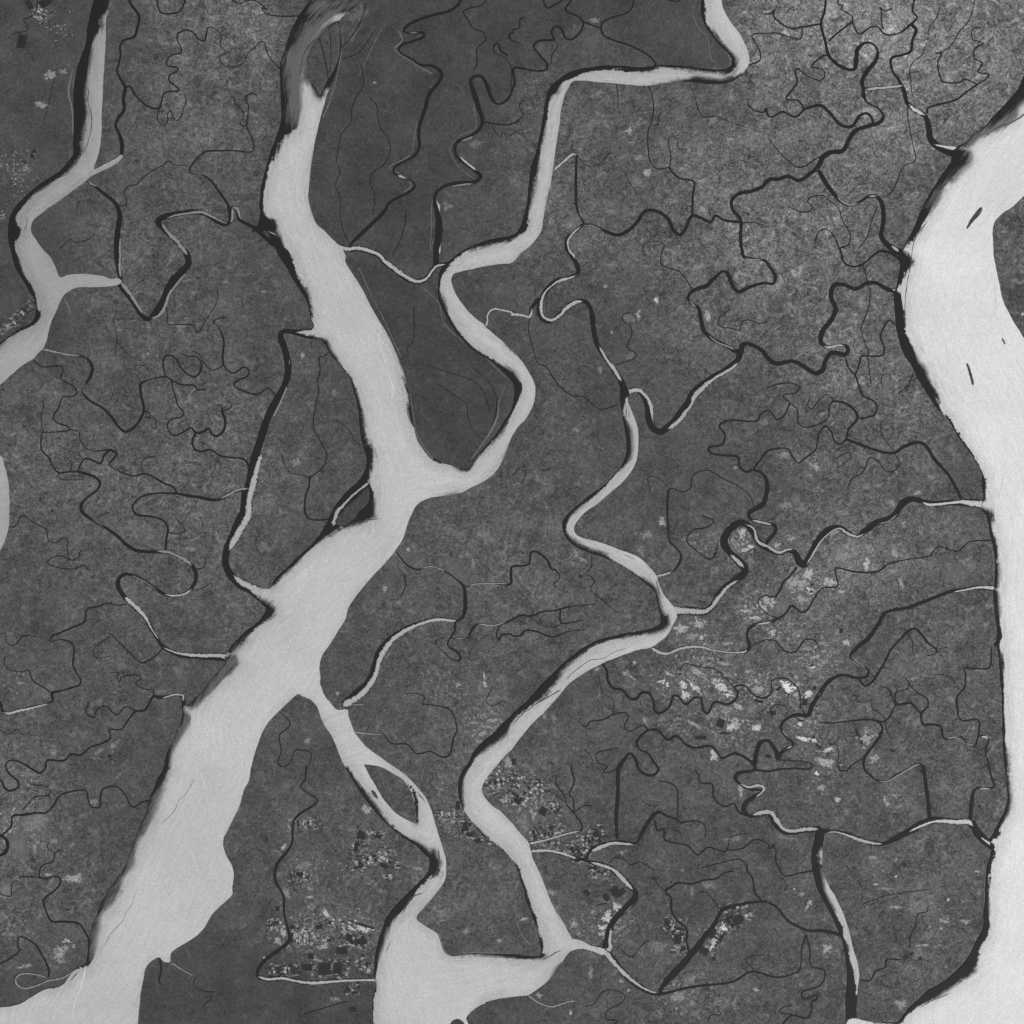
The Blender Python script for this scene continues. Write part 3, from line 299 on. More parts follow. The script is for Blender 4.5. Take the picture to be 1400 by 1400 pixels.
@23 905,275,6 905,130 880,90 800,70,4
@23 780,285,8 795,340,8 830,335,9 835,390,9 870,405,8 960,425,8 1015,475,8 1070,435,8 1120,445,7 1170,455,6 1200,380,4 1290,355,4
@23 1170,450,6 1260,440 1330,392 1400,415 @33 10,440 40,420
@23 340,960,50 430,985,34 510,1010,34 560,1060,34 620,1130,34 690,1190,30 760,1230,24 810,1235,18 870,1225,14 920,1210,12 1040,1190,12 1150,1180,10 1220,1165,10 1290,1120,10 1330,1115,8 1400,1135,9 @33 60,1145,8 130,1130,7 175,1100,6 185,990,6 210,910,9
@23 805,1225,14 850,1160,34 920,1090,36 980,1020,34 1050,930,28 1110,850,20 1145,785,18 1200,758,16 1280,740,14 1370,730,12 @33 0,735,12 50,765,12 110,835,14 170,870,14 220,890,14 290,890,16 350,900,20 405,915,24
@23 1370,730,10 1330,680,10 1315,600,9 1285,560,9 1285,530,6 1245,500,5 1120,525,4 1040,545,4
@23 1145,785,5 1100,720 1060,680 1020,680
@23 975,1025,8 955,950,10 955,880,10 900,830,12 870,770,12 870,710,12 840,675,12 880,645,10 910,628,10 980,635,9 1060,612,8 1120,605,8 1160,575,6 1210,565,5
@23 830,670,5 795,630 775,600 760,610,3
@23 400,1305,4 450,1290 490,1230 550,1213 610,1240 610,1275 520,1330 515,1370,7 580,1385 560,1400
@23 600,1000,4 640,1030 665,1030 700,980 750,940
@23 530,520,4 570,490 620,505 650,530 700,515 780,560
@23 1000,10,7 1022,40 1030,80 1095,90,8 1105,160 1160,212,8 1215,195 1240,240,10 1290,262,12
@23 1275,1045,5 1300,1080 1330,1110
@23 1275,1045,4 1310,1030 1380,1020,3
@23 1120,1300,5 1140,1350 1090,1350 1070,1390
@23 710,180,3 750,205 800,205
@33 245,562,8 170,575 90,590,7 60,550 40,500 45,450 20,415,5
@33 210,910,6 230,1000 235,1080 310,1110,7 290,1185 190,1225,9 185,1250 210,1262 270,1240 265,1265 240,1280 235,1340 210,1368 130,1355,10 80,1400
@33 60,1330,5 75,1340 130,1350
@33 60,1330,5 80,1310 130,1300
@33 500,1160,7 560,1160 590,1110,8 640,1090 650,1050,7 725,1048,7
@33 775,985,6 780,920,6 805,870,5 820,800,5 870,785 870,760,3
@33 430,530,3 470,600 550,670
@33 520,745,3 640,700 750,680 880,665
@33 80,600,4 105,650 90,670
@33 390,-10,6 395,15 440,10 450,-10"""
PALE = """@00 1035,942,5 1070,945 1120,960,3
@00 880,1215,6 910,1260,16 960,1310,26 1000,1360,26 1030,1400,10
@00 1250,1215,14 1230,1220,6 1150,1180,14 1100,1160,18 1040,1165,12 960,1178,10 910,1195,6
@00 1272,1130,16 1270,1200,14 1255,1220,8
@01 1020,90,8 970,150,12 925,210,14 905,270,18 870,325,16 820,345,6
@01 785,320,14 740,250,18 700,190,22 660,140,26
@00 1265,1130,10 1300,1145,18 1310,1180,12 1320,1205,6
@00 480,985,22 500,1005,12 540,1025,4
@00 660,1290,6 655,1350,10 657,1400,12 @01 655,60,14 660,120,14
@01 230,508,18 300,525,12 380,540,8 440,545,5
@01 480,690,4 455,730,5 475,770,4
@01 790,690,3 890,665,3
@02 850,212,8 920,220,14 970,240,16 1030,275,16 1050,300,6
@02 1050,420,6 1010,448,10 950,458,10 900,450,6
@02 860,430,6 800,385,6 740,355,6 710,345,4
@02 680,460,14 710,490,28 760,535,26 800,580,18 830,640,8 870,700,5
@02 890,740,8 960,768,10 1030,780,18 1110,785,22 1200,785,24 1265,800,34
@01 1200,1330,6 1250,1305,14 1300,1280,14 1365,1270,14
@02 500,40,5 550,65,5 570,85,4
@02 270,1047,5 180,1070,10 100,1088,14 50,1100,12 15,1095,5
@02 1000,1040,14 1000,1005,8 960,998,9 920,1008,6 880,1020,6
@02 50,80,6 80,90,8 105,60,6
@03 265,1150,6 200,1130 130,1125,8 90,1145 90,1180 130,1205 200,1190 260,1165 350,1145,7 420,1100,8 470,1080
@11 340,425,50 290,420,40 240,418,12 215,418,4
@11 185,560,4 180,600,5
@11 175,700,6 130,810,10 90,890,6
@11 30,1080,22 5,1170,28 @01 1385,1250,36 1365,1330,32 @02 1355,20,38 1315,100,38 1275,170,34 1250,215,8
@02 1275,345,16 1320,385,34 1370,410,44 @12 10,435,56 50,470,66
@11 625,1235,10 540,1300,12 480,1360,14 445,1400,18 @12 435,30,18 425,70,26
@10 440,1345,24 500,1362,22 560,1358,22 620,1372,22 680,1397,20 @11 700,25,22 760,70,24 830,120,22 890,140,20 930,125,14 965,80,14 990,55,12 1040,45,12
@10 985,1090,8 1000,1130,14 1005,1160,10
@10 1060,1020,5 1130,1010,8 1190,1003,5
@10 1108,850,8 1150,890,12 1210,935,12
@10 1115,775,4 1170,755,8 1195,742,5
@10 1010,1330,6 1002,1400,12
@10 770,955,12 800,968,12 830,978,6
@10 830,180,5 890,180,5
@11 1250,395,16 1265,360,10 1268,320,10 1295,292,12 1340,295,10 1400,310,10 @21 0,318,16 60,325,14 92,335,14 106,315,11 108,280,8
@20 380,1235,6 340,1270,10 305,1320,10 315,1370,10 340,1400,16 @21 345,20,12
@21 355,105,6 310,122,12 260,135,16 215,165,8 180,200,10 160,260,18 170,330,14 215,350,16 260,325,18 300,285,24 350,252,20 395,250,10
@21 475,490,10 520,570,16 560,620,22 600,690,14
@20 355,845,8 330,845,14 280,885,12 220,937,14
@20 362,1140,4 385,1200,4
@20 405,1228,6 440,1235,5 500,1262,3
@21 965,245,6 1010,280,8
@21 1070,430,4 1120,470,8 1180,495,8 1220,515,6
@21 1270,8,4 1300,18,6 1370,20,6
@31 300,490,8 330,500,14 390,488,12 425,495,6
@21 1240,580,12 1200,615,16 1110,668,18 1050,715,28 1000,765,28 980,815,14 945,860,22 905,910,26 850,948,18
@21 768,900,8 762,830,20 742,780,20 700,738,24 660,735,26 625,755,28
@22 1310,45,12 1360,55,12 @32 0,65,9 25,70,7
@22 880,325,5 840,340,10 785,352,14
@22 870,540,60 960,540,36 1050,545,30 1090,520,22 1130,470,26 1180,410,18 1240,370,12
@22 1270,305,20 1230,265,24 1190,230,12
@22 1270,65,6 1320,90,10 1345,160,18 1400,190,14 @32 60,222,16 110,205,12 145,205,6
@32 210,290,6 240,240,12 290,160,8 350,105,6 390,90,10 440,120,14 490,135,12 530,115,4
@32 600,65,5 660,50,6 710,10,8
@31 840,1345,10 880,1360,14 1000,1350,14 1060,1345,20 1120,1355,34 1190,1360,44
@22 755,738,20 800,765,16 850,775,14 900,755,14 960,740,14 1030,738,12 1100,755,7 1190,768,8 1270,765,10 1290,748,6
@22 1330,615,8 1400,605,12 @32 20,598,8
@32 1010,438,4 1080,425,8 1160,412,12 1250,418,26
@32 455,795,5 500,825,6 540,860,3
@32 270,1010,4 290,985,5
@32 75,1190,6 110,1235,8
@32 90,1300,6 140,1275,10
@23 1240,85,4 1300,105,14 1350,95,18 1380,110,16 1365,135,10 1330,160,6
@23 1310,258,12 1360,245,26 1400,240,24 @33 20,245,22 50,290,26 90,335,18 140,345,22 200,335,24 280,335,20
@33 320,352,6 370,350,8 440,370,14 510,395,20 580,412,14 630,415,8
@33 770,350,8 830,320,14 900,295,12 960,290,24 1030,295,22 1100,295,26 1120,320,14
@33 1160,375,6 1200,405,14 1240,420,26
@33 600,70,4 650,73,5 710,40,6 780,0,10 @32 810,1385,10 840,1380,6
@33 1145,118,6 1180,112,9 1225,118,7
@32 970,1240,6 1050,1225,6
@32 1080,1262,5 1130,1282,5
@32 1155,1228,10 1195,1232,8 1205,1250,6
@32 1195,1310,5 1205,1350,4
@30 530,490,12 600,483,16 660,478,14 740,468,16
@30 770,570,12 800,600,22 860,630,18
@30 905,790,8 950,800,14 1010,810,24 1070,825,22
@30 265,928,12 285,930,10
@30 375,1065,5 400,1100,8 450,1120,12 500,1108,6
@30 545,1075,8 600,1072,12
@30 670,1340,14 720,1380,20
@31 670,180,8 710,192,14
@12 470,1065,44 560,1010,36 620,950,32 655,890,30 672,820,30 705,752,32 755,692,26 830,642,22 920,605,18 1000,588,18 1080,595,12 1100,592,6
@12 900,310,5 960,298,6 1040,325,5
@12 1160,405,6 1200,395,7 1300,390,6 1380,393,6
@12 1085,630,6 1070,665,9
@12 1080,693,4 1150,690,4
@12 1210,612,8 1300,620,7 1370,600,5
@12 530,1203,10 600,1212,7 700,1218,5
@12 510,1055,6 600,1053,4
@13 10,1140,12 60,1155,18 150,1150,16 220,1165,16 300,1175,18 400,1170,16 500,1162,14 600,1160,13 670,1160,20
@23 85,417,16 180,395,9 250,375,10 320,355,7 375,345,6
@23 90,455,20 200,452,15 290,472,15 360,497,12
@23 430,515,14 500,535,20 560,560,20 610,610,26 665,670,14
@23 610,795,4 665,745,4
@23 540,870,12 535,940,16 535,985,22 510,1010,34
@23 430,460,20 480,435,24 550,412,18 620,415,12 670,418,5
@23 320,955,56 430,985,32 510,1010,38 550,1055,26 610,1120,24 690,1185,16 760,1222,10 800,1230,8
@23 80,1238,10 150,1285,8 220,1305,8 300,1280,7 360,1272,6
@33 450,1385,20 500,1385,18 600,1398,16 660,1400,14
@03 930,1060,8 1000,1105,5 1065,1140,4"""
SLICK = """@00 470,470,4 485,500 480,550 497,610 503,680 490,750 470,810 430,870 400,910 360,955 290,985
@00 150,1180,3 145,1230 130,1270 @00 545,150,4 540,110 575,90
@10 350,205,8 300,240,9 265,290,7 250,350,5 240,420,4
@10 170,560,10 190,640,14 210,690,10
@03 1070,50,2 1010,150 985,170 950,240 900,290 880,310,1
@03 750,660,1 735,700 728,735 690,790,2 675,830 640,870 600,915 590,940 540,1005,1
@03 430,1110,5 380,1170,4
@22 630,745,3 560,765 500,800 430,810 370,850 320,890 300,920
@22 270,970,5 200,1010,6 130,1050,7 90,1080,6 50,1110,5 0,1170,4
@22 600,225,3 680,265
@23 160,1055,5 220,1020,5 275,990,3
@13 1000,440,5 1000,520,6 985,570 950,610
@13 920,680,5 850,710 800,800
@13 880,130,5 930,190
@13 740,940,3 710,1010
@30 1440,600,9 1330,670,7 1250,700,5 1180,760,3
@30 870,1210,5 800,1320,4 @31 780,50,4 760,150 748,280,5 750,400,8
@31 830,495,3 860,535
@33 1000,1230,4 900,1270 830,1310
@21 625,820,6 625,900,5 @21 640,830,3 640,900
@11 625,1110,3 640,1200,3 @11 210,90,6 260,140,4
@12 440,70,4 520,65,4 600,45,4 640,42,4 680,35,5
@22 785,365,4 800,420 810,470
@11 1390,900,4 1340,960,4 1290,1030,4"""
FOAM = """@11 690,400,8 670,440 700,560,4 740,690,8 750,740 735,800,5
@11 760,1030,4 775,1120,4
@12 345,830,8 300,900,6 265,970,5
@03 1095,10,6 1120,100,4 1130,200,3
@03 1050,450,5 1080,560,4 1080,650,3
@03 470,1085,10 445,1190,8 410,1280,7 395,1380,6
@12 640,40,5 635,130,4
@12 200,680,4 100,900,3
@31 1240,150,6 1250,300,3 @31 1290,1200,4 1260,1330,6"""
LEVEE = """@10 1190,470,3 1195,600 1200,700 1110,745 1060,820 1100,900 1200,985
@10 1010,1010,3 965,1100 960,1250 950,1390
@10 970,1300,3 955,1380
@10 480,210,4 440,430 390,590,5 360,650,4
@10 770,150,4 800,220,8 760,270,5 860,345,4 970,410,8
@10 880,650,3 865,760 840,850 730,915,4 800,960 850,1010 800,1060
@10 700,130,3 640,250 560,420
@20 980,65,3 1020,150 1070,210 1080,290 1100,345
@20 980,65,3 1010,0
@11 560,60,3 620,190 700,350 760,480 800,560
@11 840,740,4 860,860,3 875,960 930,1060 980,1120,3
@11 1370,690,3 1330,800 1320,880,9 1270,980,9 1170,1120,3
@11 900,160,3 1000,260 1030,370 1150,480 1260,560 1370,670
@00 400,370,3 375,500,8 395,600,8 400,750,6
@00 340,340,3 400,370
@33 1225,460,4 1190,580,4 1180,800,4 1170,890,4 1120,990,4 1040,1090,4 930,1190,4 860,1225,4 800,1290,4 730,1370,4
@33 935,1150,3 960,1175
@32 1232,200,3 1235,390
@30 1240,1240,4 1310,1250 @30 1340,1250,6 1310,1400,5
@13 1000,900,6 1030,1000,6 1080,1030,8 1180,1010,6 1400,1015,5
@13 510,90,4 540,140 @13 350,760,3 480,830 640,890,4
@23 20,830,4 60,920,4 110,980
@02 720,510,3 650,560 560,600 480,650
@01 350,230,6 380,290 370,330
@22 280,1340,3"""
LEVELS_MAP = """70 75 85 88 72 68 68 75 72 76 95 98 98 95
72 76 86 84 66 66 68 84 84 84 88 92 96 92
74 78 80 80 66 66 74 86 82 90 90 92 88 85
66 84 82 76 70 70 74 82 84 88 94 92 84 85
68 80 82 78 76 66 72 76 73 86 86 92 86 82
80 80 84 82 76 66 66 78 74 78 82 88 90 80
84 84 86 84 78 72 78 82 76 74 78 84 84 78
80 82 84 80 74 80 84 84 78 80 84 92 88 86
78 80 78 84 78 80 82 84 80 83 86 86 85 84
78 80 76 76 76 78 82 76 80 84 85 85 84 84
84 74 76 76 76 78 84 82 76 80 82 82 82 84
86 78 78 78 80 80 82 80 76 78 78 80 84 82
80 82 72 76 82 82 82 80 78 76 78 82 84 82
72 74 70 68 72 74 74 74 80 84 80 80 82 80"""
POLDERS = [(65,"@10 600,-200 480,270 430,430 380,540 300,900 290,1080 330,1220 480,1345 620,1365 860,1480 960,1400 1000,1300 975,1100 1000,1040 1200,1000 1225,965 1110,870 1090,800 1240,700 1180,440 1230,415 1300,550 1375,560 1400,500 @20 0,380 190,360 120,250 230,210 290,160 390,120 490,150 540,100 670,40 690,-200"),
(70,"@20 720,-200 660,50 500,150 560,210 700,270 790,355 1100,370 1190,370 1200,330 1050,120 1040,-200"),
(64,"@11 495,0 660,60 880,150 960,100 1000,210 1130,460 1400,690 1320,880 1160,1165 980,1130 860,950 800,610 680,365"),
(69,"@00 -900,-500 510,-160 480,100 400,480 400,800 300,960 120,1095 50,1200 50,1340 @01 180,230 190,330 0,470 -900,470"),
(67,"@03 960,1010 1100,950 1400,980 @13 350,1160 650,1180 640,1400 640,1900 @03 760,1900 755,1450 790,1150 870,1040"),
(80,"@32 620,560 800,500 640,560 700,620 640,780 560,900 470,900 500,720"),
]
BARE = "@00 90,950,200,.55 250,150,130,.3 @03 80,350,170,.7 60,880,150,.6 300,1020,120,.6 100,100,150,.5 @13 270,560,130,.6 280,900,190,.8 560,900,160,.6 640,640,100,.4 600,420,120,.5 150,250,150,.25 1080,280,120,.6 @23 100,180,160,.8 200,380,120,.5 520,850,170,.8 400,900,150,.6 920,1240,170,.7 1150,1260,150,.4 1100,900,110,.6 @22 1000,680,200,.6 1050,900,230,.8 850,950,150,.6 1200,1130,220,.8 900,1150,170,.6 1250,160,110,1 1350,520,150,.9 720,130,80,.5 350,230,70,.5 1350,980,150,.9 1050,180,120,.5 @32 180,400,170,.85 60,200,120,.6 400,240,110,.7 400,430,120,.5 560,280,60,.5 700,230,80,.5 730,380,60,.4 250,800,180,.7 120,960,120,.8 200,1130,150,.7 550,1220,80,.8 750,880,110,.5 300,1330,160,.7 100,650,150,.6 1000,1000,120,.25 @33 280,110,140,.5 660,180,100,.4 600,600,260,.35 960,860,170,.45 330,990,80,.6 200,700,100,.35 870,1100,200,.35 730,1300,90,.4 60,1080,110,.3 150,380,140,.35 @31 100,1100,150,.5 250,1150,120,.6 540,1260,130,.35 @21 800,300,250,.25 @12 1050,950,200,.4 1250,1150,130,.8 950,900,130,.4 1100,350,150,.25 @02 100,930,130,.45 590,780,110,.35 580,1310,110,.5 1100,500,150,.3 @20 600,1100,300,.15 @30 600,500,700,.12 @30 100,1100,400,.15"
CLEARINGS = """@00 275,410,28,20,-30,130 345,390,20,12,0,118 230,572,30,12,0,135
@01 40,385,30,14,-30,125 1235,940,12,22,0,120 810,535,10,6,0,140 810,390,9,14,0,110 1185,1250,16,12,0,110 1235,140,12,10,0,110
@02 115,935,18,10,0,120 620,1275,30,12,-30,120 540,1310,26,10,-20,115
@03 190,300,60,40,-20,118 60,85,30,28,0,105 400,605,40,20,-5,150 370,955,22,14,40,170 325,1015,30,38,-20,140 130,1085,35,8,-10,135 90,605,14,8,-40,140 30,670,40,30,0,112 100,420,34,36,0,105 510,185,25,14,0,120 265,583,18,6,0,150 190,440,10,20,0,140 400,975,12,8,0,130 295,400,14,10,0,120 650,40,8,18,40,110
@13 605,225,26,16,45,150 548,422,20,16,0,160 155,430,18,8,-30,150 150,900,12,34,-10,160 120,945,14,20,-30,140 385,800,25,12,40,165 530,862,22,20,10,195 590,880,40,12,15,185 365,975,28,12,0,150 305,1035,15,8,0,155 50,1040,12,8,0,150 290,705,22,6,0,150 885,550,20,10,0,130 618,1105,10,14,0,150 430,1265,24,12,0,118 265,530,32,22,0,118 690,490,25,8,30,170 1150,890,20,12,-30,130 1335,945,12,10,0,140 300,660,16,6,0,130 165,680,14,30,-30,130
@23 565,760,28,22,-10,180 520,830,20,45,15,185 495,885,20,25,0,185 515,915,22,16,30,170 340,850,20,20,0,140 430,1120,10,26,0,130 210,680,28,14,0,125 595,1165,14,8,0,140 110,255,20,28,0,140 60,300,28,44,0,115 910,1250,36,26,0,135 1155,870,14,20,0,215 1110,950,16,42,30,175 1250,125,11,34,-10,150 1080,640,36,16,0,118 985,675,8,32,0,110 600,460,20,8,0,130 60,825,16,10,0,150 145,1245,12,12,0,140 1335,1210,12,10,0,150 320,1335,8,10,0,150 640,1215,10,6,0,150 440,785,14,12,0,130 460,590,18,14,0,150 1210,385,34,14,-20,112 800,980,36,30,0,112 930,560,10,6,0,130
@22 1255,115,18,22,0,165 1300,190,16,12,0,180 1268,205,20,9,0,170 820,50,18,20,0,150 925,640,26,28,-20,160 1020,612,30,22,20,155 985,680,28,16,0,130 1035,690,8,16,0,180 735,125,26,18,0,125 1020,880,50,14,35,150 825,930,16,10,0,185 850,945,9,16,0,185 935,950,18,20,0,190 950,1000,18,18,0,185 1000,960,34,12,40,180 1150,960,56,20,40,185 1120,920,28,9,0,170 1180,1000,22,10,20,185 1345,970,28,16,0,150 1310,1075,26,28,0,118 1235,1065,26,11,30,165 1215,1165,32,28,-20,175 1340,1180,20,20,0,190 1105,1330,14,28,-25,170 1095,1100,22,34,35,125 1165,830,32,10,0,140 1180,718,32,7,0,140 1280,540,32,7,0,155 1375,515,26,24,0,165 1320,580,40,8,0,160 620,880,16,11,0,150 350,225,10,24,-30,130 390,262,18,8,20,130 1000,1165,42,9,30,140 650,900,32,6,40,150 870,890,24,6,20,160 670,825,9,8,0,160 465,862,12,9,0,150 710,210,16,22,30,115 960,140,30,8,-30,110 230,1130,14,18,0,110 175,1115,12,16,0,120 725,1140,22,8,60,140 820,1130,20,12,0,115 865,1190,16,8,0,120 1300,870,20,7,0,140
@32 165,385,44,42,-20,150 220,340,24,22,-20,165 330,385,36,18,0,172 235,432,22,14,0,185 190,480,32,22,0,145 70,520,40,28,0,108 10,490,26,22,0,160 410,240,38,26,0,130 540,280,16,28,0,180 700,185,28,9,-15,130 695,225,11,28,0,145 680,325,22,14,0,130 730,390,9,28,-20,145 405,435,22,9,0,150 430,715,18,12,0,170 25,660,14,14,0,170 265,792,24,10,-20,150 240,850,16,6,-10,190 110,960,36,22,35,210 220,995,24,13,-10,195 150,1000,14,10,0,150 540,1225,28,34,-30,150 175,1160,11,9,0,200 195,1243,26,11,10,205 330,1300,26,9,-25,190 253,1248,8,12,-30,195 580,1350,20,18,0,150 310,1370,34,22,25,160 740,870,26,36,0,105 820,860,8,14,0,120 1000,1020,24,14,30,120 1125,1180,9,18,0,130 170,940,16,9,0,150 310,720,34,12,0,130 1020,68,14,12,0,110 1030,340,36,30,0,100 740,60,10,8,0,140 745,212,10,6,-30,150 470,370,14,14,0,125 45,180,14,10,0,160 130,150,16,10,0,140
@33 265,30,9,9,0,210 290,105,22,12,0,150 380,170,14,10,0,165 650,190,9,28,-30,150 690,150,22,10,0,140 325,985,22,24,-30,150 225,740,10,24,30,150 180,690,12,12,0,140 143,662,6,6,0,180 725,1290,30,17,0,140 575,490,18,8,0,140 700,592,6,6,0,190 985,718,8,7,0,180 1155,680,12,16,0,118 700,760,30,7,0,140 1080,840,18,10,0,140 850,970,40,5,0,140 110,385,64,10,10,112 590,637,14,4,0,180 640,660,40,5,0,130 700,500,8,7,0,170 1145,565,10,6,0,150 270,470,7,14,0,165 430,240,14,14,30,115 970,840,26,9,20,140 150,1135,14,8,0,125
@31 510,255,16,20,0,130 600,225,12,9,0,140 250,1150,32,18,10,140 90,1090,30,14,0,125 1393,320,7,8,0,205 820,1295,16,9,0,150 540,1260,24,12,0,120 100,1360,26,18,0,125 600,1255,20,8,0,120 650,690,16,40,0,110
@21 790,240,9,20,0,180 690,325,9,30,0,150 1070,325,16,24,15,155 635,340,25,25,0,105 480,620,12,12,0,125 350,950,18,9,0,118 510,165,9,8,0,150 1220,1160,9,8,0,130 545,420,7,9,0,130 640,550,26,18,0,100
@20 640,718,12,18,0,150 690,860,14,18,60,130 740,945,14,18,0,150 470,510,28,9,-20,118 545,1155,28,12,10,118 1040,1070,10,18,0,118 450,110,25,12,0,118 820,780,14,34,-30,112 370,815,12,8,0,120
@11 430,750,12,14,0,120 220,1130,20,18,0,125 255,545,12,12,0,140 45,195,20,6,0,120 290,805,16,12,0,110
@10 645,452,12,5,0,130 1200,790,24,24,0,105 1045,1125,20,18,0,112 560,80,34,46,30,95 525,190,18,40,20,90 500,50,20,40,40,110
@12 835,205,10,8,0,145 703,420,10,16,0,135 1105,945,14,8,0,150 1250,930,9,28,0,155 1290,1140,36,10,-10,140 1240,1212,22,12,-20,140 1190,1150,28,8,0,130 285,1250,12,20,30,120 445,993,10,8,0,140 890,280,32,26,0,98 1090,330,40,40,0,95 1385,1370,20,26,-40,140"""
PONDS = "@00 120,225,50,82,12 250,12,80,50,-40 160,25,30,60,-30 182,842,22,50,25 130,885,24,12,20 @02 600,1335,22,18,30 @03 370,775,26,10,0 415,765,20,12,40 @13 575,368,46,44,20 700,535,50,24,25 770,535,16,10,20 1105,205,24,48,5 1145,320,30,50,-5 1170,365,40,24,10 1215,400,50,14,10 560,540,50,14,-20 240,580,40,24,0 375,1100,66,70,0 445,1095,40,66,3 510,930,36,36,0 575,950,60,28,0 470,1000,60,40,0 530,1320,36,30,0 280,1090,60,40,0 550,430,24,50,10 670,375,36,22,20 405,310,1,1,0 140,560,1,1,0 200,870,30,16,0 345,870,40,24,0 300,1030,36,30,0 120,770,20,26,0 @23 170,235,44,42,35 408,683,44,28,40 570,680,50,62,-35 515,705,30,40,-35 605,675,30,30,-35 490,745,54,7,-12 445,548,50,12,10 460,362,32,34,-35 480,395,18,24,-35 30,180,40,30,20 215,330,18,24,10 915,880,40,16,5 905,935,40,60,5 935,990,30,26,5 850,850,30,34,15 1190,820,54,20,-35 1240,830,60,44,-35 1100,905,22,60,30 1050,1000,46,40,30 1105,1045,22,20,30 1150,925,14,60,25 @22 1140,1155,38,46,20 1030,1235,60,22,0 1165,1210,50,12,0 375,352,22,18,20 1350,1035,50,16,10 10,1365,24,34,0 @32 60,965,14,36,40 255,962,18,22,0 200,1040,30,36,10 25,1100,34,22,0 180,1140,30,9,10 250,1233,16,14,0 275,1280,14,40,-45 348,1272,20,14,-20 485,1205,16,40,-10 510,1260,16,20,0 400,650,20,28,0 240,840,18,10,-30 100,990,36,8,35 680,1305,28,14,10 0,1335,30,20,20 @33 752,1035,30,26,-35 785,1015,24,16,-35 832,1045,20,18,0 1157,210,16,14,0"
BLOCKS = """@23 390,428,130,80,-38,7,4,m 425,385,120,50,-35,6,2,d 60,130,90,100,-60,5,4,m 170,355,160,44,-8,8,2,m 215,420,60,40,20,3,2,m 225,225,60,40,30,3,2,m 480,580,110,40,18,6,2,m 915,930,50,120,5,2,8,m 868,855,50,50,20,3,3,p 1130,905,46,150,27,3,8,m 1235,825,120,50,-35,5,2,d 1200,765,90,24,-10,4,1,m 150,100,80,30,50,4,1,p
@13 560,440,60,60,15,3,3,m 640,495,170,40,-25,8,2,m 725,510,110,20,28,6,1,p 265,305,110,30,-3,8,1,p 1050,250,80,34,0,6,1,p 1100,275,40,40,-25,3,2,m 1150,325,60,60,0,3,2,d 1225,395,80,24,15,4,1,m 245,930,110,60,2,8,2,p 380,942,56,18,0,5,1,m 440,840,90,40,5,5,2,m 110,860,70,40,-10,4,2,m 540,940,110,60,5,4,2,d 150,1105,120,40,0,6,2,m 400,1100,150,70,2,6,2,d 235,590,70,60,5,4,3,m 520,1205,60,40,0,4,2,m 1330,55,120,70,-50,6,3,m 1375,178,56,36,-5,6,1,p 600,1080,70,40,40,3,2,d 650,365,60,30,20,3,2,m 720,585,30,30,25,3,1,p
@00 230,70,60,60,-45,4,2,p
@01 130,305,120,28,-42,6,2,m 45,385,100,22,-32,5,2,m
@32 230,420,60,50,-25,3,3,p 335,388,70,36,0,3,1,p 535,1225,70,60,-35,5,3,m
@22 1250,1160,60,40,-30,3,2,p"""
ISLETS = [("north_island","wooded wedge shaped island cut by thin creeks at the top of the great left river","@10 345,202 375,165 400,152 430,132 448,126 455,150 457,200 460,265 450,325 425,385 390,440 366,490 348,522 330,490 300,440 280,390 278,330 300,262"),
("long_islet","long narrow wooded islet against the west bank where the two big left rivers merge","@11 612,1264 622,1310 612,1350 585,1380 560,1400 @12 545,30 520,50 490,65 445,68 432,50 452,20 475,0 @11 490,1375 545,1330 590,1280"),
("oval_island","leaf shaped forest island splitting the narrow branch south of the great left river","@12 590,1382 650,1386 700,1400 @13 740,24 800,60 838,110 862,170 872,230 872,300 830,285 770,250 730,210 690,160 650,90 620,40 600,0"),
("small_bar","tiny dark bar in the channel beside the leaf shaped forest island","@13 632,120 645,125 660,142 668,170 655,165 638,145"),
("slender_islet","slender dark mid river islet pointing north east in the widest pale river","@30 1162,1132 1172,1138 1166,1160 1150,1185 1120,1215 1090,1252 1084,1250 1098,1215 1120,1180 1140,1155"),
("speck_islet","smallest dark islet, a speck in the widest pale river near the right edge","@31 1280,448 1288,456 1298,480 1294,486 1286,474 1279,460"),
("dark_bar","dark elongated bar with ragged tip below the speck islet in widest pale river","@31 1082,584 1094,592 1108,625 1118,660 1126,700 1118,710 1108,680 1098,645 1088,610"),
("river_mouth_island","dark tree covered islet cut off by the bottom edge of the photo","@13 1062,1400 1085,1375 1110,1373 1135,1390 1150,1430 1140,1600 1070,1600 1050,1450"),
("junction_islet","tiny triangular islet at the creek mouth on west bank of great left river","@10 32,1270 55,1262 70,1285 74,1305 60,1292 42,1280")]
HOUSES = "@00 90,950,110,34 330,150,70,14 20,1180,22,8 220,75,40,5 @13 110,860,60,8 470,560,90,8 @03 10,690,30,4 @20 20,40,1,0"
import bpy, math, random
import numpy as np
from mathutils import Vector
from mathutils.geometry import delaunay_2d_cdt
random.seed(7); rng = np.random.default_rng(7)

sc = bpy.context.scene
C = sc.collection
sc.unit_settings.scale_length = 25.0        # one unit is about 25 m on the ground

# ------------------------------------------------------------------ reading the survey
def parse(text, sticky=0.0):
    """-> array of x, y, w in map units (1400 wide, y down)"""
    out = []; ox = oy = 0; w = sticky
    for tok in text.split():
        if tok[0] == '@':
            ox, oy = int(tok[1]) * 350, int(tok[2]) * 350; continue
        v = [float(a) for a in tok.split(',')]
        if len(v) > 2: w = v[2]
        out.append((ox + v[0] / 4, oy + v[1] / 4, w / 4))
    return np.array(out)

def strokes(text):
    """a line of the survey; the same sheet named twice in a row starts a new stroke"""
    for l in text.split('\n'):
        cur = ''; last = None
        for c in l.split('@')[1:]:
            if c[:2] == last: yield cur; cur = ''
            cur += ' @' + c; last = c[:2]
        yield cur

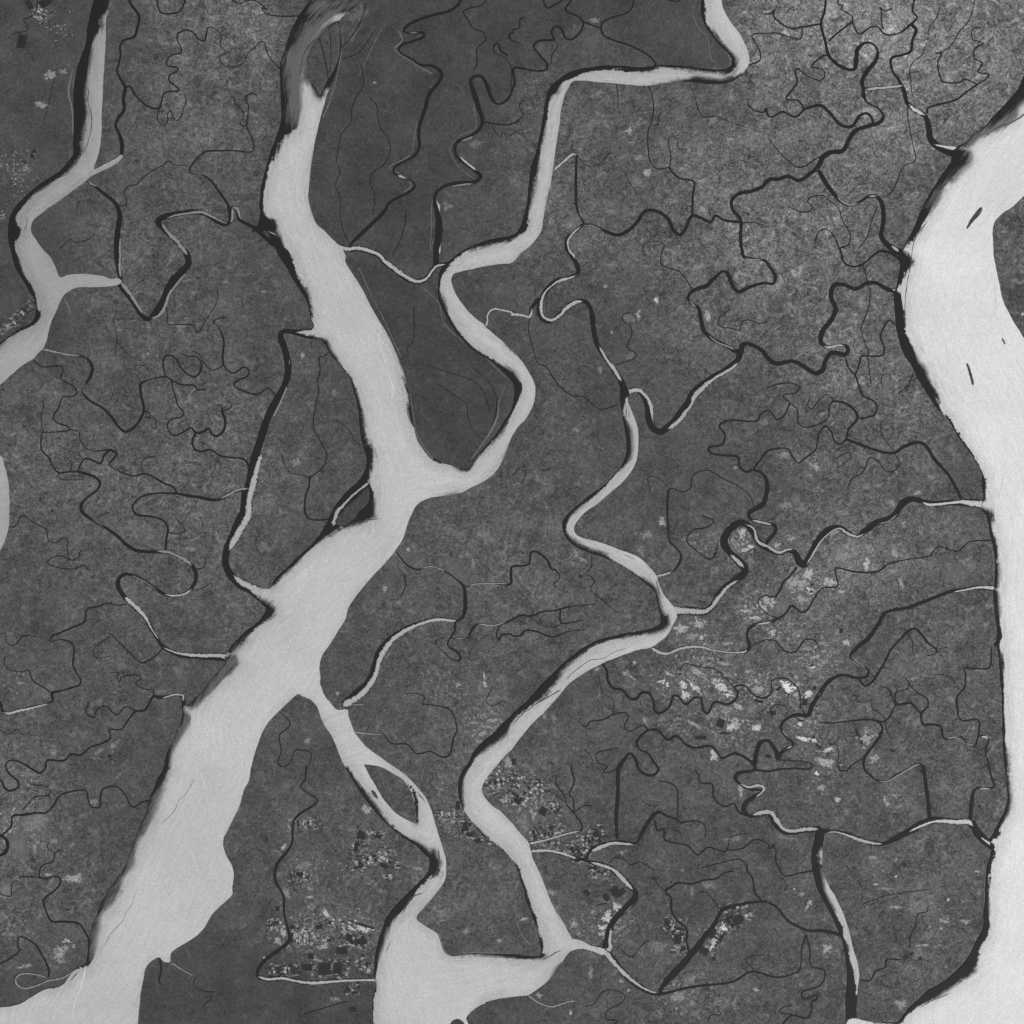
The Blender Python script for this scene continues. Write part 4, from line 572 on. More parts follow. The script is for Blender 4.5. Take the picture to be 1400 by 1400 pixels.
def parse_n(text):
    out = []; ox = oy = 0
    for tok in text.split():
        if tok[0] == '@':
            ox, oy = int(tok[1]) * 350, int(tok[2]) * 350; continue
        v = tok.split(',')
        out.append([ox + float(v[0]) / 4, oy + float(v[1]) / 4] + v[2:])
    return out

def spline(p, step, closed=False):
    """Catmull-Rom (centripetal-ish through chord clamps), resampled about every step"""
    p = np.asarray(p, float)
    keep = [0] + [i for i in range(1, len(p)) if np.hypot(*(p[i, :2] - p[i-1, :2])) > 1e-3]
    p = p[keep]; n = len(p)
    if n < 2: return p
    res = []
    rngs = range(n) if closed else range(n - 1)
    for i in rngs:
        if closed: a, b, c, d = p[i-1], p[i], p[(i+1) % n], p[(i+2) % n]
        else: a, b, c, d = p[max(i-1, 0)], p[i], p[i+1], p[min(i+2, n-1)]
        L = np.hypot(*(c[:2] - b[:2])); k = max(1, int(math.ceil(L / step)))
        la = max(np.hypot(*(b[:2] - a[:2])), 1e-6); lb = max(np.hypot(*(d[:2] - c[:2])), 1e-6)
        m1 = (c - a) / (la + L) * L if (closed or i > 0) else (c - b)
        m2 = (d - b) / (lb + L) * L if (closed or i < n - 2) else (c - b)
        for j in range(k):
            t = j / k; t2 = t*t; t3 = t2*t
            res.append((2*t3-3*t2+1)*b + (t3-2*t2+t)*m1 + (-2*t3+3*t2)*c + (t3-t2)*m2)
    if not closed: res.append(p[-1])
    return np.array(res)

def wob(n, scale, amp, seed):
    """smooth 1-D noise"""
    r = np.random.default_rng(seed); out = np.zeros(n)
    for s, a in ((scale, amp), (scale / 2.3, amp * .6), (scale / 5, amp * .35)):
        k = max(4, int(n / max(s, 1.01)) + 3)
        out += np.interp(np.linspace(0, k - 1, n), np.arange(k), r.uniform(-1, 1, k)) * a
    return out

def inside(poly, P):
    x, y = P[:, 0], P[:, 1]; res = np.zeros(len(P), bool)
    x1, y1 = poly[:, 0], poly[:, 1]; x2, y2 = np.roll(x1, -1), np.roll(y1, -1)
    for i in range(len(poly)):
        if y1[i] == y2[i]: continue
        c = (y1[i] > y) != (y2[i] > y)
        if not c.any(): continue
        idx = np.where(c)[0]
        xi = (x2[i] - x1[i]) * (y[idx] - y1[i]) / (y2[i] - y1[i]) + x1[i]
        f = idx[x[idx] < xi]; res[f] ^= True
    return res

def seg_dist(line, P, closed=False, maxd=1e9):
    """distance, arclength and side to a polyline"""
    best = np.full(len(P), 1e9); s_at = np.zeros(len(P)); side = np.zeros(len(P))
    A = line[:, :2]; B = np.roll(A, -1, 0)
    m = len(A) if closed else len(A) - 1; acc = 0
    for i in range(m):
        a, b = A[i], B[i]; d = b - a; L2 = d @ d
        if L2 < 1e-9: continue
        L = math.sqrt(L2)
        q = P - a; t = (q @ d) / L2; tc = np.clip(t, 0, 1)
        e = q - tc[:, None] * d; dd = np.hypot(e[:, 0], e[:, 1]); k = dd < best
        best[k] = dd[k]; s_at[k] = acc + tc[k] * L
        side[k] = np.sign(d[0] * q[k, 1] - d[1] * q[k, 0]); acc += L
    return best, s_at, side

def W(px, py, z=0.0): return (px - 700.0, 700.0 - py, z)
def lin(g):
    g = g / 255.0
    return g / 12.92 if g <= .04045 else ((g + .055) / 1.055) ** 2.4

# ------------------------------------------------------------------ node helper
class N:
    def __init__(s, name, rough=.8, spec=.25):
        s.m = bpy.data.materials.new(name); s.m.use_nodes = True
        s.t = s.m.node_tree; s.b = s.t.nodes['Principled BSDF']
        s.b.inputs['Roughness'].default_value = rough
        s.b.inputs['Specular IOR Level'].default_value = spec
        s.pos = s.n('ShaderNodeNewGeometry').outputs['Position']
    def n(s, t, **k):
        o = s.t.nodes.new(t)
        for a, v in k.items(): setattr(o, a, v)
        return o
    def put(s, sock, v):
        if hasattr(v, 'is_output'): s.t.links.new(v, sock)
        elif isinstance(v, (int, float)) and sock.type == 'VECTOR': sock.default_value = (v, v, v)
        else: sock.default_value = v
    def M(s, op, a, b=0.0, c=0.0, clamp=False):
        o = s.n('ShaderNodeMath', operation=op, use_clamp=clamp)
        for i, v in enumerate((a, b, c)): s.put(o.inputs[i], v)
        return o.outputs[0]
    def noise(s, scale, det=2, rough=.5, dist=0, vec=None, off=0):
        o = s.n('ShaderNodeTexNoise'); v = vec or s.pos
        if off:
            a = s.n('ShaderNodeVectorMath', operation='ADD'); s.put(a.inputs[0], v); a.inputs[1].default_value = (off, off * 1.7, off * .3); v = a.outputs[0]
        s.put(o.inputs['Vector'], v)
        for k, x in (('Scale', scale), ('Detail', det), ('Roughness', rough), ('Distortion', dist)): o.inputs[k].default_value = x
        return o.outputs['Fac']
    def attr(s, name, out='Fac'):
        return s.n('ShaderNodeAttribute', attribute_name=name).outputs[out]
    def ss(s, v, a, b, lo=0., hi=1.):
        o = s.n('ShaderNodeMapRange', interpolation_type='SMOOTHSTEP')
        for i, x in enumerate((v, a, b, lo, hi)): s.put(o.inputs[i], x)
        return o.outputs[0]
    def lmap(s, v, a, b, lo=0., hi=1.):
        o = s.n('ShaderNodeMapRange')
        for i, x in enumerate((v, a, b, lo, hi)): s.put(o.inputs[i], x)
        return o.outputs[0]
    def mix(s, f, a, b):
        return s.M('MULTIPLY_ADD', f, s.M('SUBTRACT', b, a), a)
    def grain(s, amp, cell=1.1):
        v = s.n('ShaderNodeVectorMath', operation='SCALE'); s.put(v.inputs[0], s.pos); v.inputs['Scale'].default_value = 1 / cell
        f = s.n('ShaderNodeVectorMath', operation='FLOOR'); s.put(f.inputs[0], v.outputs[0])
        w = s.n('ShaderNodeTexWhiteNoise', noise_dimensions='2D'); s.put(w.inputs['Vector'], f.outputs[0])
        return s.M('MULTIPLY_ADD', w.outputs['Value'], 2 * amp, 1 - amp)
    def done(s, val):
        c = s.n('ShaderNodeCombineColor'); v = s.M('MAXIMUM', val, .004)
        for i in range(3): s.put(c.inputs[i], v)
        s.t.links.new(c.outputs[0], s.b.inputs['Base Color']); return s.m
    def bump(s, h, strength, dist):
        o = s.n('ShaderNodeBump'); s.put(o.inputs['Height'], h)
        o.inputs['Strength'].default_value = strength; o.inputs['Distance'].default_value = dist
        s.t.links.new(o.outputs[0], s.b.inputs['Normal'])

def forest(name):
    """mangrove canopy with scroll bars, glades and gullies; lev / mot / bare are survey attributes"""
    s = N(name, .95, .1)
    lev, mot, bare = s.attr('lev'), s.attr('mot'), s.attr('bare')
    big = s.noise(.022, 3, .55)
    mid = s.noise(.075, 4, .62, 1.2, off=31)
    fine = s.noise(.30, 3, .65, .8, off=77)
    # thin sinuous pale levees and dark gullies: level lines of warped noises
    w1 = s.noise(.055, 2, .5, 2.4, off=11); w2 = s.noise(.034, 3, .55, 2.8, off=53); w3 = s.noise(.11, 2, .5, 1.5, off=91)
    def line(v, c, width): return s.ss(s.M('ABSOLUTE', s.M('SUBTRACT', v, c)), 0.0, width, 1, 0)
    mask = s.ss(s.noise(.022, 2, .5, off=140), .38, .58)
    mask2 = s.ss(s.noise(.03, 2, .5, off=240), .48, .62)
    pale = s.M('MULTIPLY', line(w1, .5, .022), mask)
    pale2 = s.M('MULTIPLY', line(w3, .52, .03), mask2)
    w5 = s.noise(.05, 2, .45, 1.9, off=717)
    dark = s.M('MAXIMUM', line(w2, .47, .013), s.M('MULTIPLY', line(w5, .5, .014), s.ss(s.noise(.014, 1, .5, off=811), .46, .54)))
    dark2 = s.M('MULTIPLY', line(w3, .44, .016), mask)
    glade = s.ss(mid, .56, .74)
    a = s.M('MULTIPLY_ADD', s.M('SUBTRACT', big, .5), .8, 1.0)
    a = s.M('MULTIPLY_ADD', s.M('SUBTRACT', mid, .5), s.M('MULTIPLY', mot, 2.4), a)
    a = s.M('MULTIPLY_ADD', s.M('SUBTRACT', fine, .5), s.M('MULTIPLY_ADD', mot, 2.0, .35), a)
    a = s.M('MULTIPLY_ADD', s.M('SUBTRACT', s.noise(.62, 2, .6, .3, off=177), .5), s.M('MULTIPLY_ADD', mot, .85, .9), a)
    a = s.M('MULTIPLY_ADD', glade, s.M('MULTIPLY', mot, .8), a)
    a = s.M('MULTIPLY_ADD', s.ss(s.noise(.15, 3, .6, 1.6, off=207), .58, .72), s.M('MULTIPLY', mot, .55), a)
    a = s.M('MULTIPLY_ADD', pale, s.M('MULTIPLY', mot, .85), a)
    a = s.M('MULTIPLY_ADD', pale2, s.M('MULTIPLY', mot, .55), a)
    w4 = s.noise(.030, 2, .45, 1.2, off=171)
    scroll = s.ss(s.M('SINE', s.M('MULTIPLY', w4, 95.0)), .15, 1.0)
    smask = s.ss(s.noise(.016, 2, .5, off=333), .44, .60)
    a = s.M('MULTIPLY_ADD', s.M('MULTIPLY', scroll, smask), s.M('MULTIPLY', mot, .42), a)
    scr2 = s.ss(s.M('SINE', s.M('MULTIPLY', s.noise(.045, 2, .5, 2.2, off=271), 70.0)), .35, 1.0)
    smask2 = s.ss(s.noise(.02, 2, .5, off=433), .47, .62)
    a = s.M('MULTIPLY_ADD', s.M('MULTIPLY', scr2, smask2), s.M('MULTIPLY', mot, .5), a)
    a = s.M('SUBTRACT', a, s.M('MULTIPLY', mot, .17))
    a = s.M('MULTIPLY_ADD', dark, s.M('MULTIPLY', mot, -.75), a)
    a = s.M('MULTIPLY_ADD', dark2, s.M('MULTIPLY', mot, -.3), a)
    # tilled / bare ground near the villages
    b1 = s.ss(s.M('MULTIPLY_ADD', bare, .19, s.noise(.22, 4, .75, .6, off=301)), .635, .72)
    b2 = s.ss(s.M('MULTIPLY_ADD', bare, .15, s.noise(.6, 2, .6, off=401)), .72, .84)
    a = s.M('MULTIPLY_ADD', s.M('MULTIPLY', b1, s.ss(bare, .02, .3)), 1.7, a)
    a = s.M('MULTIPLY_ADD', s.M('MULTIPLY', b2, s.ss(bare, .02, .3)), 1.6, a)
    vil = s.attr('vil')
    mp = s.n('ShaderNodeMapping'); s.put(mp.inputs['Vector'], s.pos); mp.inputs['Rotation'].default_value = (0, 0, .45); mp.inputs['Scale'].default_value = (.26, .42, 0)
    vo = s.n('ShaderNodeTexVoronoi', distance='CHEBYCHEV'); s.put(vo.inputs['Vector'], mp.outputs[0]); vo.inputs['Scale'].default_value = 1.0; vo.inputs['Randomness'].default_value = .75
    vc = s.n('ShaderNodeSeparateColor'); s.put(vc.inputs[0], vo.outputs['Color'])
    vm = s.ss(s.M('MULTIPLY_ADD', s.M('SUBTRACT', s.noise(.12, 3, .6, off=55), .5), 1.6, vil), .35, .6)
    a = s.M('MULTIPLY_ADD', s.M('MULTIPLY', vm, s.ss(vc.outputs[0], .60, .95)), 2.3, a)
    a = s.M('MULTIPLY', a, s.M('MULTIPLY_ADD', s.M('MULTIPLY', vm, s.ss(vc.outputs[1], .5, .6)), -.5, 1))
    dk = s.ss(s.M('MULTIPLY_ADD', bare, -.12, s.noise(.16, 3, .6, .3, off=501)), .22, .34, 1, 0)
    a = s.M('MULTIPLY', a, s.M('MULTIPLY_ADD', s.M('MULTIPLY', dk, bare), -.45, 1))
    a = s.M('MAXIMUM', a, s.M('MULTIPLY_ADD', a, .45, .28))
    v = s.M('MULTIPLY', s.M('MULTIPLY', a, lev), s.M('MULTIPLY', s.grain(.14, .9), s.M('MULTIPLY_ADD', s.M('SUBTRACT', s.noise(.95, 1, .5, off=611), .5), .8, 1)))
    s.bump(s.M('ADD', fine, mid), .35, .5)
    return s.done(v)

def water(name):
    """dark water, and sun glint painted as a paler water colour; 'silt' = distance into the glinting reach"""
    s = N(name, .5, .15)
    glint, half, tone, fl = s.attr('glint'), s.attr('half'), s.attr('tone'), s.attr('flow', 'Vector')
    def st(sx, sy, det, off):
        m = s.n('ShaderNodeMapping'); s.put(m.inputs['Vector'], fl); m.inputs['Scale'].default_value = (sx, sy, 1)
        m.inputs['Location'].default_value = (off, off * 2, 0)
        return s.noise(1.0, det, .6, .35, vec=m.outputs[0])
    lo = st(.035, .22, 3, 3); hi = st(.07, .6, 3, 17); fr = s.noise(.38, 3, .7, .5, off=5); teeth = st(.22, .10, 3, 41)
    m = s.ss(s.noise(.022, 2, .5, off=61), .42, .62)
    e = s.M('MULTIPLY_ADD', s.M('SUBTRACT', fr, .5), 4.5, glint)
    e = s.M('MULTIPLY_ADD', s.M('SUBTRACT', teeth, .5), s.M('MULTIPLY_ADD', m, 8.0, 1.0), e)
    e = s.M('MULTIPLY_ADD', s.M('SUBTRACT', lo, .5), s.M('MULTIPLY_ADD', m, 10.0, 2.0), e)
    e = s.M('MULTIPLY_ADD', s.M('SUBTRACT', hi, .5), 4.0, e)
    f = s.ss(e, -.7, s.M('MULTIPLY_ADD', s.ss(s.noise(.012, 1, .5, off=19), .45, .6), 7.0, s.ss(half, -5, 7, 1.0, 7.0)))
    h = s.M('MULTIPLY_ADD', s.M('SUBTRACT', lo, .5), 26, half)
    h = s.M('MULTIPLY_ADD', s.M('SUBTRACT', hi, .5), 22, h)
    h = s.M('MULTIPLY', s.ss(h, -5, 10), .85)
    hd = s.M('MULTIPLY', s.ss(s.M('MULTIPLY_ADD', s.M('SUBTRACT', hi, .5), 110, s.M('MINIMUM', half, 6.0)), 8, 22), .34)
    val = s.M('MULTIPLY', tone, s.ss(e, 0, 22, .80, 1.0))  # painted glint weakens towards its dark margin
    val = s.M('MULTIPLY', val, s.M('MULTIPLY_ADD', s.M('SUBTRACT', lo, .5), .28, 1))
    val = s.M('MULTIPLY', val, s.M('MULTIPLY_ADD', s.M('SUBTRACT', hi, .5), s.ss(e, 0, 30, .55, .12), 1))
    val = s.M('MULTIPLY', val, s.M('MULTIPLY_ADD', s.ss(hi, .68, .74), s.ss(e, 0, 16, -.3, 0), 1))
    val = s.M('MULTIPLY', val, s.M('MULTIPLY_ADD', s.M('SUBTRACT', s.noise(.008, 3, .5), .5), .38, 1))
    v = s.mix(f, DARK, val)
    v = s.mix(s.M('MULTIPLY', s.M('SUBTRACT', 1, f), h), v, s.M('MULTIPLY', tone, .27))
    v = s.mix(s.M('MULTIPLY', f, hd), v, s.M('MULTIPLY', tone, .42))
    v = s.M('MULTIPLY', v, s.M('MULTIPLY', s.grain(.12, 1.0), s.M('MULTIPLY_ADD', s.M('SUBTRACT', s.noise(.8, 1, .5, off=611), .5), .35, 1)))
    return s.done(v)

DARK = lin(36)
def flat(name, g, var=.15, sc_=.3, grain=.12, rough=.8, spec=.1):
    s = N(name, rough, spec)
    a = s.M('MULTIPLY_ADD', s.M('SUBTRACT', s.noise(sc_, 3, .6, .4), .5), 2 * var, 1)
    return s.done(s.M('MULTIPLY', s.M('MULTIPLY', a, lin(g)), s.grain(grain, 1.0)))

MAT = dict(forest=forest('mangrove_canopy'), water=water('river_water'),
    creek=flat('creek_water', 36, .18, .2, .10, .5, .15), slick=flat('dark_slick', 78, .5, .5, .2),
    levee=flat('levee_soil', 112, .4, .5, .2), foam=flat('foam_line', 205, .1, .2, .06),
    pond=flat('pond_water', 46, .5, .5, .25, .5, .15), mud=flat('bank_mud', 60, .3, .4),
    roof=flat('tin_roof', 190, .2, .5, .05), housewall=flat('house_wall', 120, .2, .5, .05),
    plot_pale=flat('pale_plot', 165, .35, .6, .2), plot_mid=flat('grey_plot', 108, .35, .6, .2), plot_dark=flat('flooded_plot', 48, .3, .6, .2))

def pale_creek():
    s = N('glint_creek_water', .5, .15)  # creek water with sun glint put into its colour
    a = s.M('MULTIPLY_ADD', s.M('SUBTRACT', s.noise(.25, 3, .65, .6), .5), .5, 1)
    a = s.M('MULTIPLY', a, s.M('MULTIPLY_ADD', s.ss(s.noise(.55, 3, .7, 1, off=9), .62, .70), -.35, 1))
    edge = s.attr('edge')
    v = s.M('MULTIPLY', s.M('MULTIPLY', a, s.attr('tone')), s.grain(.09, 1.0))
    f = s.ss(s.M('MULTIPLY_ADD', s.M('SUBTRACT', s.noise(.5, 3, .7, off=33), .5), 1.9, edge), .10, .42)
    return s.done(s.mix(f, DARK, v))
MAT['pale'] = pale_creek()

def bare_mat():
    s = N('bare_clearing', .95, .1)
    e = s.attr('edge'); t = s.attr('tone')
    n1 = s.noise(.42, 4, .78, .9, off=3); n2 = s.noise(.2, 2, .5, .6, off=8)
    f = s.ss(s.M('MULTIPLY_ADD', s.M('SUBTRACT', n1, .5), 4.2, s.M('MULTIPLY_ADD', s.M('SUBTRACT', n2, .5), 2.0, e)), .30, .62)
    g = s.M('MULTIPLY', s.attr('lev'), s.M('MULTIPLY_ADD', s.M('SUBTRACT', n1, .5), .9, 1))
    v = s.M('MULTIPLY', s.mix(f, g, s.M('MULTIPLY', t, s.M('MULTIPLY_ADD', n1, 1.3, .4))), s.M('MULTIPLY', s.grain(.2, 1.4), s.grain(.1, 2.6)))
    return s.done(v)
MAT['bare'] = bare_mat()

# ------------------------------------------------------------------ survey fields
VIL = [(x, y, float(w) / 8 * 1.25 + 2, float(h) / 8 * 1.3 + 2, math.radians(float(an))) for x, y, w, h, an, *_ in parse_n(BLOCKS)]
def village(P):
    v = np.zeros(len(P))
    for x, y, w, h, an in VIL:
        dx, dy = P[:, 0] - x, P[:, 1] - y
        u = np.abs(dx * math.cos(an) + dy * math.sin(an)) / w; t = np.abs(-dx * math.sin(an) + dy * math.cos(an)) / h
        v = np.maximum(v, np.clip((1.35 - np.maximum(u, t)) / .5, 0, 1))
    return v
LV = np.array([[float(a) for a in r.split()] for r in LEVELS_MAP.split('\n')])
POLD = [(l, parse(t)[:, :2]) for l, t in POLDERS]
BLOBS = [(x, y, float(r) / 4, float(a)) for x, y, r, a in parse_n(BARE)]
def land_fields(P):
    gx = np.clip((P[:, 0] - 50) / 100, 0, 12.999); gy = np.clip((P[:, 1] - 50) / 100, 0, 12.999)
    ix, iy = gx.astype(int), gy.astype(int); fx, fy = gx - ix, gy - iy
    fx = fx*fx*(3-2*fx); fy = fy*fy*(3-2*fy)
    g = (LV[iy, ix]*(1-fx) + LV[iy, ix+1]*fx)*(1-fy) + (LV[iy+1, ix]*(1-fx) + LV[iy+1, ix+1]*fx)*fy
    for l, pl in POLD:
        bb = (P[:, 0] > pl[:, 0].min() - 5) & (P[:, 0] < pl[:, 0].max() + 5) & (P[:, 1] > pl[:, 1].min() - 5) & (P[:, 1] < pl[:, 1].max() + 5)
        idx = np.where(bb)[0]
        if not len(idx): continue
        ins = inside(pl, P[idx]); g[idx[ins]] = l
    mot = np.clip((g - 61) / 30, .3, 1.1)
    g = 74.5 + 1.12 * (g - 65) + .066 * np.maximum(0, g - 80) ** 2
    bare = np.zeros(len(P))
    for x, y, r, a in BLOBS:
        d2 = ((P[:, 0] - x)**2 + (P[:, 1] - y)**2) / (r*r)
        bare = np.maximum(bare, a * np.exp(-d2 * 1.2))
    lev = ((g * .962 / 255 + .055) / 1.055) ** 2.4
    return lev, mot, bare

SP = [(t, spline(parse(o), 6, False)[:, :2]) for t, o in GLINT]
HP = [spline(parse(o), 6, True)[:, :2] for o in HALF]
NP_ = [parse(o)[:, :2] for o in NOGLINT]
FL = [spline(parse(o), 6)[:, :2] for o in FLOW]
def sdist(pl, P, cap=60):
    out = np.full(len(P), -cap, float)
    bb = (P[:, 0] > pl[:, 0].min() - cap) & (P[:, 0] < pl[:, 0].max() + cap) & (P[:, 1] > pl[:, 1].min() - cap) & (P[:, 1] < pl[:, 1].max() + cap)
    idx = np.where(bb)[0]
    if len(idx):
        d, _, _ = seg_dist(pl, P[idx], True); ins = inside(pl, P[idx])
        out[idx] = np.where(ins, d, -d)
    return out
def water_fields(P):
    glint = np.full(len(P), -60.); tone = np.full(len(P), lin(188)); best = np.full(len(P), -1e9)
    for t, pl in SP:
        d = sdist(pl, P); k = d > glint; glint[k] = d[k]; k = d > best; tone[k] = lin(t); best[k] = d[k]
    for pl in NP_: glint = np.minimum(glint, -sdist(pl, P, 60))
    half = np.full(len(P), -60.)
    for pl in HP: half = np.maximum(half, sdist(pl, P))
    return np.clip(glint, -60, 60), half, tone

# ------------------------------------------------------------------ mesh building
def link(name, me, mat, parent=None, **props):
    o = bpy.data.objects.new(name, me); C.objects.link(o)
    me.materials.append(mat)
    if parent: o.parent = parent
    for k, v in props.items(): o[k] = v
    return o

def fattr(me, name, vals):
    a = me.attributes.new(name, 'FLOAT', 'POINT'); a.data.foreach_set('value', np.asarray(vals, np.float32))

def cdt(poly, step):
    x0, y0 = poly.min(0); x1, y1 = poly.max(0)
    gx, gy = np.meshgrid(np.arange(x0, x1, step), np.arange(y0, y1, step)); gx = gx + (np.arange(gx.shape[0]) % 2)[:, None] * step / 2
    G = np.stack([gx.ravel(), gy.ravel()], 1)
    G = G[(G[:, 0] > -70) & (G[:, 0] < 1470) & (G[:, 1] > -70) & (G[:, 1] < 1470)]
    G = G[inside(poly, G)]
    if len(G):
        cell = set((int(a // (step*.6)), int(b // (step*.6))) for a, b in poly)
        keep = [i for i, (a, b) in enumerate(G) if (int(a // (step*.6)), int(b // (step*.6))) not in cell]
        G = G[keep]
    n = len(poly)
    V = [Vector(p) for p in poly] + [Vector(p) for p in G]
    r = delaunay_2d_cdt(V, [], [list(range(n))], 1, 1e-4)
    return np.array([tuple(v) for v in r[0]]), r[2]

def flowcoord(me, V, faces):
    cen = np.array([V[f].mean(0) for f in (np.array(f) for f in faces)])
    dbest = np.full(len(cen), 1e9); which = np.zeros(len(cen), int)
    for i, l in enumerate(FL):
        d, _, _ = seg_dist(l[::4], cen); k = d < dbest; dbest[k] = d[k]; which[k] = i
    per = []
    for l in FL:
        d, s, sd = seg_dist(l, V); per.append((s, d * sd))
    a = me.attributes.new('flow', 'FLOAT_VECTOR', 'CORNER')
    out = np.zeros((len(me.loops), 3), np.float32); k = 0
    for fi, f in enumerate(faces):
        s, d = per[which[fi]]
        for vi in f:
            out[k] = (s[vi] + which[fi] * 977, d[vi], 0); k += 1
    a.data.foreach_set('vector', out.ravel())

def river(name, outline, z):
    p = spline(parse(outline), 3.0, True)[:, :2]
    keep = [0]
    for i in range(1, len(p)):
        if np.hypot(*(p[i] - p[keep[-1]])) > .8: keep.append(i)
    p = p[keep]
    n = len(p); nrm = np.roll(p, -1, 0) - np.roll(p, 1, 0); nrm = np.stack([-nrm[:, 1], nrm[:, 0]], 1); nrm /= np.maximum(np.hypot(nrm[:, 0], nrm[:, 1])[:, None], 1e-6)
    p = p + nrm * wob(n, 5, .35, len(name))[:, None]
    V, F = cdt(p, 3.2)
    me = bpy.data.meshes.new(name)
    F = [tuple(f) for f in F]
    me.from_pydata([W(a, b, z) for a, b in V], [], F); me.update()
    glint, half, tone = water_fields(V)
    fattr(me, 'glint', glint); fattr(me, 'half', half); fattr(me, 'tone', tone)
    flowcoord(me, V, F)
    return link(name, me, MAT['water'], kind='structure')

def ribbon(pts, step=2.0, seed=0, edge=.25, grow=0.0):
    q = spline(pts, step)
    n = len(q); d = np.gradient(q[:, :2], axis=0); L = np.maximum(np.hypot(d[:, 0], d[:, 1]), 1e-6)[:, None]; nr = np.stack([-d[:, 1], d[:, 0]], 1) / L
    w = np.maximum(q[:, 2] + grow, .35) / 2
    wl = w * (1 + wob(n, 4, edge, seed)); wr = w * (1 + wob(n, 4, edge, seed + 1))
    return q, nr, wl, wr

def ribbon_mesh(name, pts, z, mat, seed, edge=.2, taper=False, grow=0., tone=None, step=2.0, parent=None, **props):
    q, nr, wl, wr = ribbon(pts, step, seed, edge, grow); n = len(q)
    if taper:
        t = np.clip(np.minimum(np.arange(n), np.arange(n)[::-1]) / 3.0, .12, 1); wl = wl*t; wr = wr*t
    A = q[:, :2] + nr * wl[:, None]; B = q[:, :2] - nr * wr[:, None]
    co = []; fs = []
    for i in range(n):
        zi = z + .0003 * i; co += [W(A[i, 0], A[i, 1], zi), W(q[i, 0], q[i, 1], zi), W(B[i, 0], B[i, 1], zi)]
    for i in range(n - 1):
        a = i*3; fs += [(a, a+3, a+4, a+1), (a+1, a+4, a+5, a+2)]
    me = bpy.data.meshes.new(name); me.from_pydata(co, [], fs); me.update()
    if tone is not None:
        fattr(me, 'tone', np.full(len(co), tone)); fattr(me, 'edge', [x for i in range(n) for x in (0, 1 if not taper else t[i], 0)])
    return link(name, me, mat, parent, **props)

# ------------------------------------------------------------------ ground
ax = np.concatenate([[-60000, -12000, -4000, -1500, -600, -250, -120], np.arange(-66, 1467, 3.0), [1520, 1650, 2000, 3000, 5500, 13000, 60000]])
gx, gy = np.meshgrid(ax, ax); P = np.stack([gx.ravel(), gy.ravel()], 1); n = len(ax)
co = np.zeros((len(P), 3), np.float32); co[:, 0] = P[:, 0] - 700; co[:, 1] = 700 - P[:, 1]
i, j = np.meshgrid(np.arange(n - 1), np.arange(n - 1), indexing='ij')
a = (i * n + j).ravel(); fs = np.stack([a, a + n, a + n + 1, a + 1], 1).astype(np.int32)
me = bpy.data.meshes.new('ground'); me.vertices.add(len(co)); me.vertices.foreach_set('co', co.ravel())
me.loops.add(fs.size); me.loops.foreach_set('vertex_index', fs.ravel())
me.polygons.add(len(fs)); me.polygons.foreach_set('loop_start', np.arange(0, fs.size, 4, dtype=np.int32)); me.update(calc_edges=True)
lev, mot, bare = land_fields(P)
fattr(me, 'lev', lev); fattr(me, 'mot', mot); fattr(me, 'bare', bare); fattr(me, 'vil', village(P))
link('ground', me, MAT['forest'], kind='structure')

# ------------------------------------------------------------------ water
Z = 1.0
for k, (nm, o) in enumerate(RIVERS.items()):
    river('river', o, Z + .012 * k)
for k, l in enumerate(strokes(CREEKS)):
    p = parse(l, 6)
    if len(p) < 2: continue
    thin = p[:, 2].max() < 1.1
    ribbon_mesh('creek', p, .30 + .004 * (k % 40), MAT['creek'], k * 3, .22 if thin else .10, False, .18 if thin else .1, kind='structure')
def tone_at(x, y):
    if x > 1240: return lin(200)
    if x < 330 and y < 800: return lin(140)
    if x > 950: return lin(175)
    return lin(178)
for k, l in enumerate(strokes(PALE)):
    p = parse(l, 6); m = p.mean(0)
    t = tone_at(*m[:2]) * (.62 if p[:, 2].mean() < 2 else .92)
    ribbon_mesh('glint_creek', p, .70 + .006 * (k % 20), MAT['pale'], 900 + k * 3, .16, True, .3, t, kind='structure')  # pale strips that carry sun glint as colour
def multi(text, name, z, mat, tap, g=0.):
    for k, st in enumerate(strokes(text)):
        p = parse(st, 3)
        if len(p) > 1: ribbon_mesh(name, p, z + .006 * (k % 8), mat, 3000 + k * 5, .45, tap, g, kind='structure')
for k, t in enumerate(("@11 628,1232,12 540,1300,12 480,1360,16 445,1400,22 @12 435,30,22 422,80,34", "@10 60,1262,5 90,1275,6 120,1290,5")):
    ribbon_mesh('glint_creek', parse(t), 1.15 + .01 * k, MAT['pale'], 1700 + k, .2, True, .3, lin(165), kind='structure')
multi(SLICK, 'slick', 1.14, MAT['slick'], True)
multi(FOAM, 'foam_line', 1.22, MAT['foam'], True)
multi(LEVEE, 'levee', .03, MAT['levee'], True)

# ------------------------------------------------------------------ words for labels
def place(x, y):
    return f'{round(x / 14)}% across and {round(y / 14)}% down the photo'
used = {}
def tagit(o, label, cat, group=None):
    o['label'] = label; o['category'] = cat
    if group: o['group'] = group

